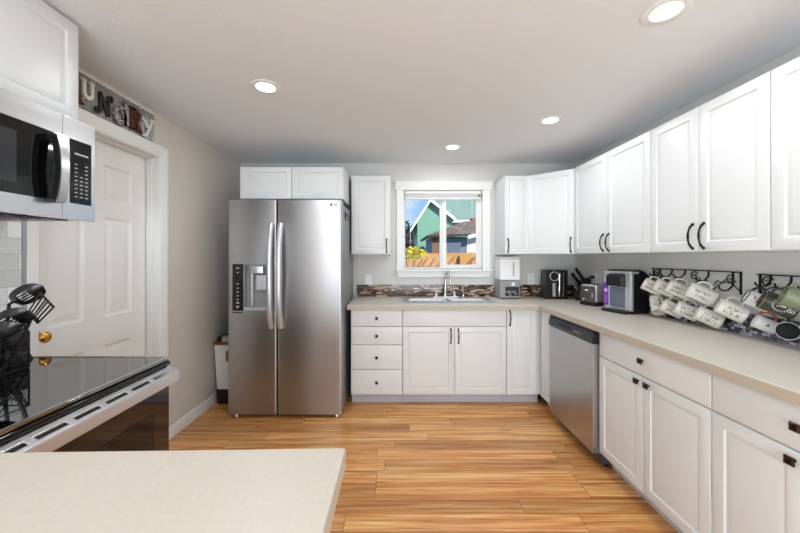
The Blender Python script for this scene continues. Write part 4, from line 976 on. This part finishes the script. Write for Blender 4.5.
# ================================================================ MUG RACKS AND MUGS
WR = XR-0.0015
def rack(label, y0, y1, zt, hooks):
    """y0 far end, y1 near end (y1<y0)"""
    t = thing('mug_rack', label, 'mug rack', (WR, (y0+y1)/2, zt), 0)
    bm = B(); box(bm, WR-0.020, WR, y1, y0, zt-0.006, zt); build('top_bar', bm, M['black_metal'], t, bevel=0.001)
    bm = B(); box(bm, WR-0.006, WR, y1, y1+0.010, zt-0.13, zt-0.0062); box(bm, WR-0.006, WR, y0-0.010, y0, zt-0.11, zt-0.0062); build('end_bars', bm, M['black_metal'], t)
    bm = B(); mk = lambda u_, v_: (WR-0.008, u_, v_)
    for yc, s in ((y0-0.045, 1), (y1+0.055, -1), ((y0+y1)/2-0.03, 1)):
        tube(bm, spiral((yc, zt-0.040), 0.006, 0.030, 0, s*9.0, 34, mk), 0.0032, 6)
        tube(bm, [(WR-0.008, yc+s*(-0.03+0.0), zt-0.045), (WR-0.008, yc-s*0.05, zt-0.07), (WR-0.008, yc-s*0.085, zt-0.060), (WR-0.008, yc-s*0.10, zt-0.085)], 0.003, 6)
    n = 4
    for i in range(n):
        ya, yb = y0-(y0-y1)*i/n, y0-(y0-y1)*(i+1)/n
        tube(bm, [(WR-0.008, ya+(yb-ya)*k/10, zt-0.115+0.050*math.sin(math.pi*k/10)) for k in range(11)], 0.003, 6)
    build('scrollwork', bm, M['black_metal'], t, smooth=True)
    for (y, zl) in hooks:
        bm = B(); tube(bm, [(WR-0.006, y, zt-0.006), (WR-0.010, y, zl+0.02), (WR-0.030, y+0.004, zl-0.005), (WR-0.055, y+0.008, zl-0.010), (WR-0.072, y+0.012, zl+0.002), (WR-0.076, y+0.012, zl+0.016)], [0.005, 0.005, 0.0045, 0.0045, 0.0045, 0.004], 8)
        build('hook', bm, M['black_metal'], t, smooth=True)
    return t
def mug(label, grp, pos, axis, up, r=0.041, h=0.105, body='cream', rim=None, handle=None, marks='letters', seed=0, inside=None):
    """pos: centre of the cylinder; axis: towards the open end; up: rough direction of the handle"""
    axis = Vector(axis).normalized(); up = Vector(up); up = (up-axis*up.dot(axis)).normalized(); side = axis.cross(up)
    F = Matrix((( up.x, side.x, axis.x, 0), (up.y, side.y, axis.y, 0), (up.z, side.z, axis.z, 0), (0, 0, 0, 1)))
    pos = Vector(pos)
    t = thing('mug', label, 'mug', pos, 0, grp)
    z0 = -h/2
    bm = B(); lathe(bm, [(0, z0), (r-0.006, z0), (r-0.001, z0+0.004), (r, z0+0.010), (r, h/2-0.002), (r-0.0015, h/2), (r-0.003, h/2-0.002), (r-0.004, z0+0.012), (0, z0+0.008)], 36, F); build('body', bm, M[body], t, local=True, smooth=True, ang=50)
    bm = B(); pts = [(r-0.001+0.030*math.sin(math.pi*i/14)**0.8, 0, 0.008+0.033*math.cos(math.pi*i/14)) for i in range(15)]
    tube(bm, pts, 0.0055, 10, flat=1.0); xf(bm, F); build('handle', bm, M[handle or body], t, local=True, smooth=True)
    if rim:
        bm = B(); tube(bm, [((r-0.0015)*math.cos(2*math.pi*i/36), (r-0.0015)*math.sin(2*math.pi*i/36), h/2) for i in range(36)], 0.0022, 8, closed=True); xf(bm, F); build('rim', bm, M[rim], t, local=True, smooth=True)
    rnd = random.Random(seed)
    def on(a, z, e=0.0005): return ((r+e)*math.cos(a), (r+e)*math.sin(a), z)
    # the side that faces the aisle
    view = (Vector((0, 0, 1.356))-pos).normalized(); a0 = math.atan2(view.dot(side), view.dot(up))
    def seg(bm, a1, z1, a2, z2, wd=0.0010): tube(bm, [on(a1+(a2-a1)*k/3, z1+(z2-z1)*k/3) for k in range(4)], wd, 5)
    if marks == 'letters':
        bm = B()
        for row in range(2):
            a = a0+(0.42 if row == 0 else -0.16); z = -0.030
            while z < 0.034:
                hgt = 0.42+rnd.uniform(-.05, .05)
                k = rnd.choice('IHLTOVN')
                if k != 'O': seg(bm, a, z, a-hgt, z)
                if k in 'HN': seg(bm, a, z+0.007, a-hgt, z+0.007)
                if k == 'H': seg(bm, a-hgt/2, z, a-hgt/2, z+0.007)
                if k == 'N': seg(bm, a, z, a-hgt, z+0.007)
                if k == 'L': seg(bm, a-hgt, z, a-hgt, z+0.006)
                if k == 'T': seg(bm, a, z-0.003, a, z+0.004)
                if k == 'V': seg(bm, a-hgt, z, a, z+0.007)
                if k == 'O': tube(bm, [on(a-hgt/2+hgt/2*math.cos(2*math.pi*q/12), z+0.003+0.003*math.sin(2*math.pi*q/12)) for q in range(12)], 0.001, 5, closed=True)
                z += rnd.uniform(0.010, 0.014)
        xf(bm, F); build('lettering', bm, M['ink'], t, local=True)
    elif marks == 'emblem':
        bm = B()
        for q in range(15):
            b_ = R(60+q*16); seg(bm, a0+0.52*math.cos(b_), 0.0+0.026*math.sin(b_), a0+0.68*math.cos(b_), 0.0+0.032*math.sin(b_), 0.0016)
        for q in range(6): seg(bm, a0-0.12, -0.014+q*0.005, a0+0.05+0.25*math.sin(q*0.9), -0.012+q*0.005, 0.0022)
        for zz in (-0.03, -0.042): tube(bm, [on(a0-0.30+0.12*math.cos(2*math.pi*q/14), zz+0.005*math.sin(2*math.pi*q/14)) for q in range(14)], 0.0013, 5, closed=True)
        xf(bm, F); build('emblem', bm, M['letter_white'], t, local=True)
    elif marks == 'dot':
        bm = B()
        for q in range(4): seg(bm, a0-0.2+q*0.1, -0.008+rnd.uniform(-.006, .006), a0-0.1+q*0.1, 0.004+rnd.uniform(-.006, .006), 0.0016)
        xf(bm, F); build('motif', bm, M['ink'], t, local=True)
    elif marks == 'rust':
        bm = B()
        for q in range(9): seg(bm, a0+rnd.uniform(-.6, .6), rnd.uniform(-.03, .03), a0+rnd.uniform(-.6, .6), rnd.uniform(-.03, .03), 0.0018)
        xf(bm, F); build('motif', bm, M['red'], t, local=True)
    elif marks == 'white':
        bm = B()
        for q in range(5): seg(bm, a0-0.3+q*0.15, -0.02, a0-0.3+q*0.15, -0.012+0.006*(q % 3), 0.002)
        xf(bm, F); build('motif', bm, M['letter_white'], t, local=True)
    return t
rack('black scrolled iron mug rack holding the cream mugs', 2.535, 1.885, 1.273, [(2.46, 1.225), (2.355, 1.225), (2.25, 1.225), (2.08, 1.215), (1.93, 1.170)])
rack('black scrolled iron mug rack holding the green mugs', 1.795, 1.14, 1.266, [(1.735, 1.21), (1.645, 1.21), (1.55, 1.21), (1.42, 1.21), (1.28, 1.21)])
GM = 'cream lettered mugs on the iron rack'
AX = (-0.72, 0.53, 0.44); UPV = (0.15, 0.1, 1)
cm = [('cream lettered mug hanging right against the coffee maker, upper row'.replace('right ', ''), (1.835, 2.395, 1.142), AX),
      ('cream lettered mug, second from the coffee maker in the upper row', (1.835, 2.285, 1.142), AX),
      ('cream lettered mug, third from the coffee maker in the upper row', (1.835, 2.175, 1.142), AX),
      ('large cream lettered mug at the end of the upper row, far from the coffee maker', (1.828, 2.005, 1.132), AX),
      ('cream lettered mug alone at the end of the rack beside the green-mug rack', (1.838, 1.835, 1.062), AX),
      ('cream lettered mug hanging low beside the coffee maker, its mouth turned down', (1.868, 2.392, 1.014), (-0.25, -0.55, -0.75)),
      ('cream lettered mug in the lower row under the second upper mug', (1.858, 2.250, 1.008), AX),
      ('cream lettered mug in the lower row under the third upper mug', (1.856, 2.135, 1.010), AX),
      ('cream lettered mug in the lower row under the large end mug', (1.858, 1.990, 0.998), AX)]
for i, (lb, p, ax) in enumerate(cm):
    mug(lb, GM, p, ax, UPV, r=0.0435 if i != 3 else 0.047, h=0.122 if i != 3 else 0.135, seed=i+11)
GG = 'mixed mugs on the second iron rack'
mug('white mug with dark rim and rusty marks, beside the olive green mug', GG, (1.855, 1.715, 1.130), AX, UPV, body='white_pl', rim='black', handle='black', marks='rust', r=0.038, h=0.10)
mug('olive green mug with a white round emblem', GG, (1.812, 1.585, 1.130), (-0.70, 0.56, 0.38), UPV, body='green_mug', rim='sage', marks='emblem', r=0.047, h=0.12)
mug('pale sage green mug cut by the edge of the photo', GG, (1.770, 1.462, 1.165), (-0.70, 0.56, 0.38), UPV, body='sage', marks=None, r=0.045, h=0.12)
mug('small white mug with an orange handle hanging below the olive mug', GG, (1.890, 1.715, 1.010), AX, UPV, body='white_pl', handle='orange', marks='dot', r=0.034, h=0.085)
mug('black mug with its mouth towards the aisle, hanging low above the mosaic strip', GG, (1.862, 1.590, 1.004), (-0.75, -0.60, 0.15), UPV, body='slot', rim='mid_grey', marks='white', r=0.042, h=0.09)
mug('white mug hanging low below the sage mug at the edge of the photo', GG, (1.868, 1.478, 1.045), AX, UPV, body='white_pl', marks='dot', r=0.037, h=0.09)

# ================================================================ OUTSIDE
GZ = -0.35
gr = build('ground_outside', box(B(), -14, 24, D+T+0.02, 40, GZ-0.1, GZ), M['ground']); gr['kind'] = 'structure'; gr.name = 'floor_outside'
FNY = 8.0
fe = thing('wooden_fence', 'sunlit orange cedar board fence across the yard', 'fence', (1.2, FNY, GZ))
bm = B(); x = -5.0; rnd = random.Random(5)
while x < 8:
    w_ = 0.14; dz = rnd.uniform(-0.012, 0.012); dy = rnd.uniform(0, 0.008)
    box(bm, x, x+w_-0.008, FNY+dy, FNY+0.02+dy, GZ+0.02, 1.46+dz); x += w_
build('boards', bm, M['fence'], fe)
for z in (1.17, 0.10):
    build('rail', box(B(), -5, 8, FNY-0.04, FNY, z-0.045, z+0.045), M['fence'], fe)
for px in (-3.2, -0.8, 1.55, 3.9, 6.3):
    build('post', box(B(), px-0.045, px+0.045, FNY-0.13, FNY-0.04, GZ+0.001, 1.40), M['fence'], fe)
# yellow shrub
def leafy(name, label, cat, mtl, c, r, n, leaf, seed, trunk=True, ztrunk=GZ):
    rnd = random.Random(seed)
    t = thing(name, label, cat, (c[0], c[1], ztrunk))
    bm = B()
    for i in range(n):
        a, b, q = rnd.uniform(0, 2*math.pi), math.acos(rnd.uniform(-1, 1)), rnd.uniform(0.35, 1)**0.6
        p = Vector((c[0]+r[0]*q*math.sin(b)*math.cos(a), c[1]+r[1]*q*math.sin(b)*math.sin(a), c[2]+r[2]*q*math.cos(b)*(0.85+0.3*rnd.random())))
        s = leaf*rnd.uniform(0.6, 1.3); m_ = Matrix.Translation(p) @ Matrix.Rotation(rnd.uniform(0, 6.3), 4, 'Z') @ Matrix.Rotation(rnd.uniform(-1.2, 1.2), 4, 'X') @ Matrix.Rotation(rnd.uniform(-1, 1), 4, 'Y')
        v = [bm.verts.new(m_ @ Vector(k)) for k in ((-s, 0, 0), (-0.2*s, -0.45*s, 0.1*s), (s, 0, 0), (-0.2*s, 0.45*s, 0.1*s))]; bm.faces.new(v)
    build('foliage', bm, M[mtl], t)
    if trunk:
        bm = B()
        for k in range(5):
            a = rnd.uniform(0, 6.3); tube(bm, [(c[0], c[1], ztrunk), (c[0]+0.2*r[0]*math.cos(a), c[1]+0.2*r[1]*math.sin(a), (ztrunk+c[2])/2), (c[0]+0.7*r[0]*math.cos(a), c[1]+0.7*r[1]*math.sin(a), c[2]+0.3*r[2])], [0.05*r[0]+0.008, 0.03*r[0]+0.006, 0.006], 6)
        build('branches', bm, M['bark'], t, smooth=True)
    return t
leafy('shrub', 'yellow-leaved shrub growing in front of the cedar fence', 'shrub', 'leaf_yellow', (0.34, 7.3, 1.42), (0.34, 0.25, 0.16), 260, 0.055, 2)
leafy('tree', 'dark green tree far behind the fence beside the green house', 'tree', 'leaf_dark', (0.62, 26, 2.2), (1.0, 1.2, 1.9), 1500, 0.20, 4)
leafy('plum_tree', 'plum-leaved bush behind the fence beside the green house', 'bush', 'leaf_purple', (0.50, 15.5, 1.5), (0.42, 0.5, 1.0), 900, 0.10, 6)
leafy('bush', 'low dark bush at the foot of the green wall', 'bush', 'leaf_dark', (1.25, 14.3, 1.25), (0.55, 0.4, 0.55), 700, 0.09, 8)
vt = thing('shadow_stems', 'dark stems in place of branch shadows across the cedar fence under the yellow shrub', 'shrub', (0.7, 7.55, GZ))
bm = B(); rnd = random.Random(9)  # dark stems stand in for the diagonal branch shadows on the fence
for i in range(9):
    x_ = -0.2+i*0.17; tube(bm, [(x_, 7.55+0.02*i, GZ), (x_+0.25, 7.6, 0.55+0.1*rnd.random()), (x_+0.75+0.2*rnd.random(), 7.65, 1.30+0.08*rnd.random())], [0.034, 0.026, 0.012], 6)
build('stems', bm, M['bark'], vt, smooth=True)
# green house: gabled wing plus main roof
gh = thing('house', 'green gabled house with a grey-green shingle roof behind the fence', 'house', (2.0, 18, GZ))
Y1 = 16.0
bm = B(); prism(bm, [(1.02, GZ), (2.66, GZ), (2.66, 3.16), (1.63, 3.98), (1.02, 3.06)], 'y', Y1, Y1+4); build('gable_wall', bm, M['house_green'], gh)
bm = B(); box(bm, 1.10, 9, Y1+1.0, Y1+5, GZ, 3.15); build('main_wall', bm, M['house_green'], gh)
def slab(bm, p, t=0.08):
    v = [Vector(q) for q in p]; n = (v[1]-v[0]).cross(v[2]-v[0]).normalized()*t
    A = [bm.verts.new(q) for q in v]; Z = [bm.verts.new(q+n) for q in v]; bm.faces.new(A[::-1]); bm.faces.new(Z)
    k = len(v)
    for i in range(k): bm.faces.new([A[i], A[(i+1) % k], Z[(i+1) % k], Z[i]])
def roof_part(name, pts, m, par):
    """a roof plane with its own axes, so that its shingle courses run along it"""
    p = [Vector(q) for q in pts]; ux = (p[1]-p[0]).normalized(); nz = ux.cross(p[3]-p[0]).normalized(); uy = nz.cross(ux)
    Fm = Matrix(((ux.x, uy.x, nz.x, p[0].x), (ux.y, uy.y, nz.y, p[0].y), (ux.z, uy.z, nz.z, p[0].z), (0, 0, 0, 1))); inv = Fm.inverted()
    bm = B(); slab(bm, [inv @ q for q in p]); o = build(name, bm, m, par, local=True); o.matrix_local = Matrix.Translation(-par.location) @ Fm
    return o
roof_part('gable_roof', [(0.70, Y1+4, 2.60), (0.70, Y1-0.15, 2.60), (1.63, Y1-0.15, 4.02), (1.63, Y1+4, 4.02)], M['roof_green'], gh)
roof_part('gable_roof', [(2.78, Y1-0.15, 3.10), (2.78, Y1+4, 3.10), (1.63, Y1+4, 4.02), (1.63, Y1-0.15, 4.02)], M['roof_green'], gh)
roof_part('main_roof', [(1.75, Y1+0.6, 3.18), (9.2, Y1+0.6, 3.18), (9.2, Y1+5, 7.0), (1.75, Y1+5, 7.0)], M['roof_green'], gh)
bm = B(); slab(bm, [(0.68, Y1-0.22, 2.50), (1.63, Y1-0.22, 3.96), (1.63, Y1-0.22, 4.14), (0.68, Y1-0.22, 2.68)], 0.06); slab(bm, [(1.63, Y1-0.22, 3.96), (2.82, Y1-0.22, 3.02), (2.82, Y1-0.22, 3.18), (1.63, Y1-0.22, 4.14)], 0.06)
build('rake_board', bm, M['ext_white'], gh)
build('gutter', box(B(), 2.70, 9.2, Y1+0.50, Y1+0.62, 3.06, 3.20), M['ext_white'], gh)
build('downpipe', box(B(), 2.70, 2.78, Y1+0.62, Y1+0.70, GZ, 3.06), M['ext_white'], gh)
ch = build('chimney', box(B(), 3.35, 3.75, Y1-1.2, Y1-0.8, 1.4, 3.08), mat('red_brick', (168, 96, 70), 0.9, var=0.3), gh)
# shed
sh = thing('shed', 'blue-grey shed with a brown shake roof behind the fence', 'shed', (2.2, 11.6, GZ))
build('wall', box(B(), 1.20, 2.32, 11.0, 13.4, GZ, 2.02), M['shed_blue'], sh)
build('stone_corner', box(B(), 1.18, 1.42, 10.96, 11.0, GZ, 1.98), M['stone'], sh)
build('white_wall', box(B(), 2.325, 4.2, 10.98, 13.4, GZ, 2.0), M['ext_white'], sh)
build('window', box(B(), 1.72, 2.10, 10.985, 11.0, 1.45, 1.80), M['bluegrey'], sh)
roof_part('roof_slope', [(1.03, 10.75, 1.98), (4.4, 10.75, 2.10), (4.4, 12.4, 2.66), (2.55, 12.4, 2.60)], M['roof_brown'], sh)
roof_part('roof_hip', [(1.03, 13.8, 1.98), (1.03, 10.75, 1.98), (2.55, 12.4, 2.60), (2.55, 12.6, 2.60)], M['roof_brown'], sh)
bm = B(); slab(bm, [(2.30, 10.72, 1.93), (4.4, 10.72, 2.5), (4.4, 10.72, 2.62), (2.30, 10.72, 2.05)], 0.05); build('barge_board', bm, M['ext_white'], sh)
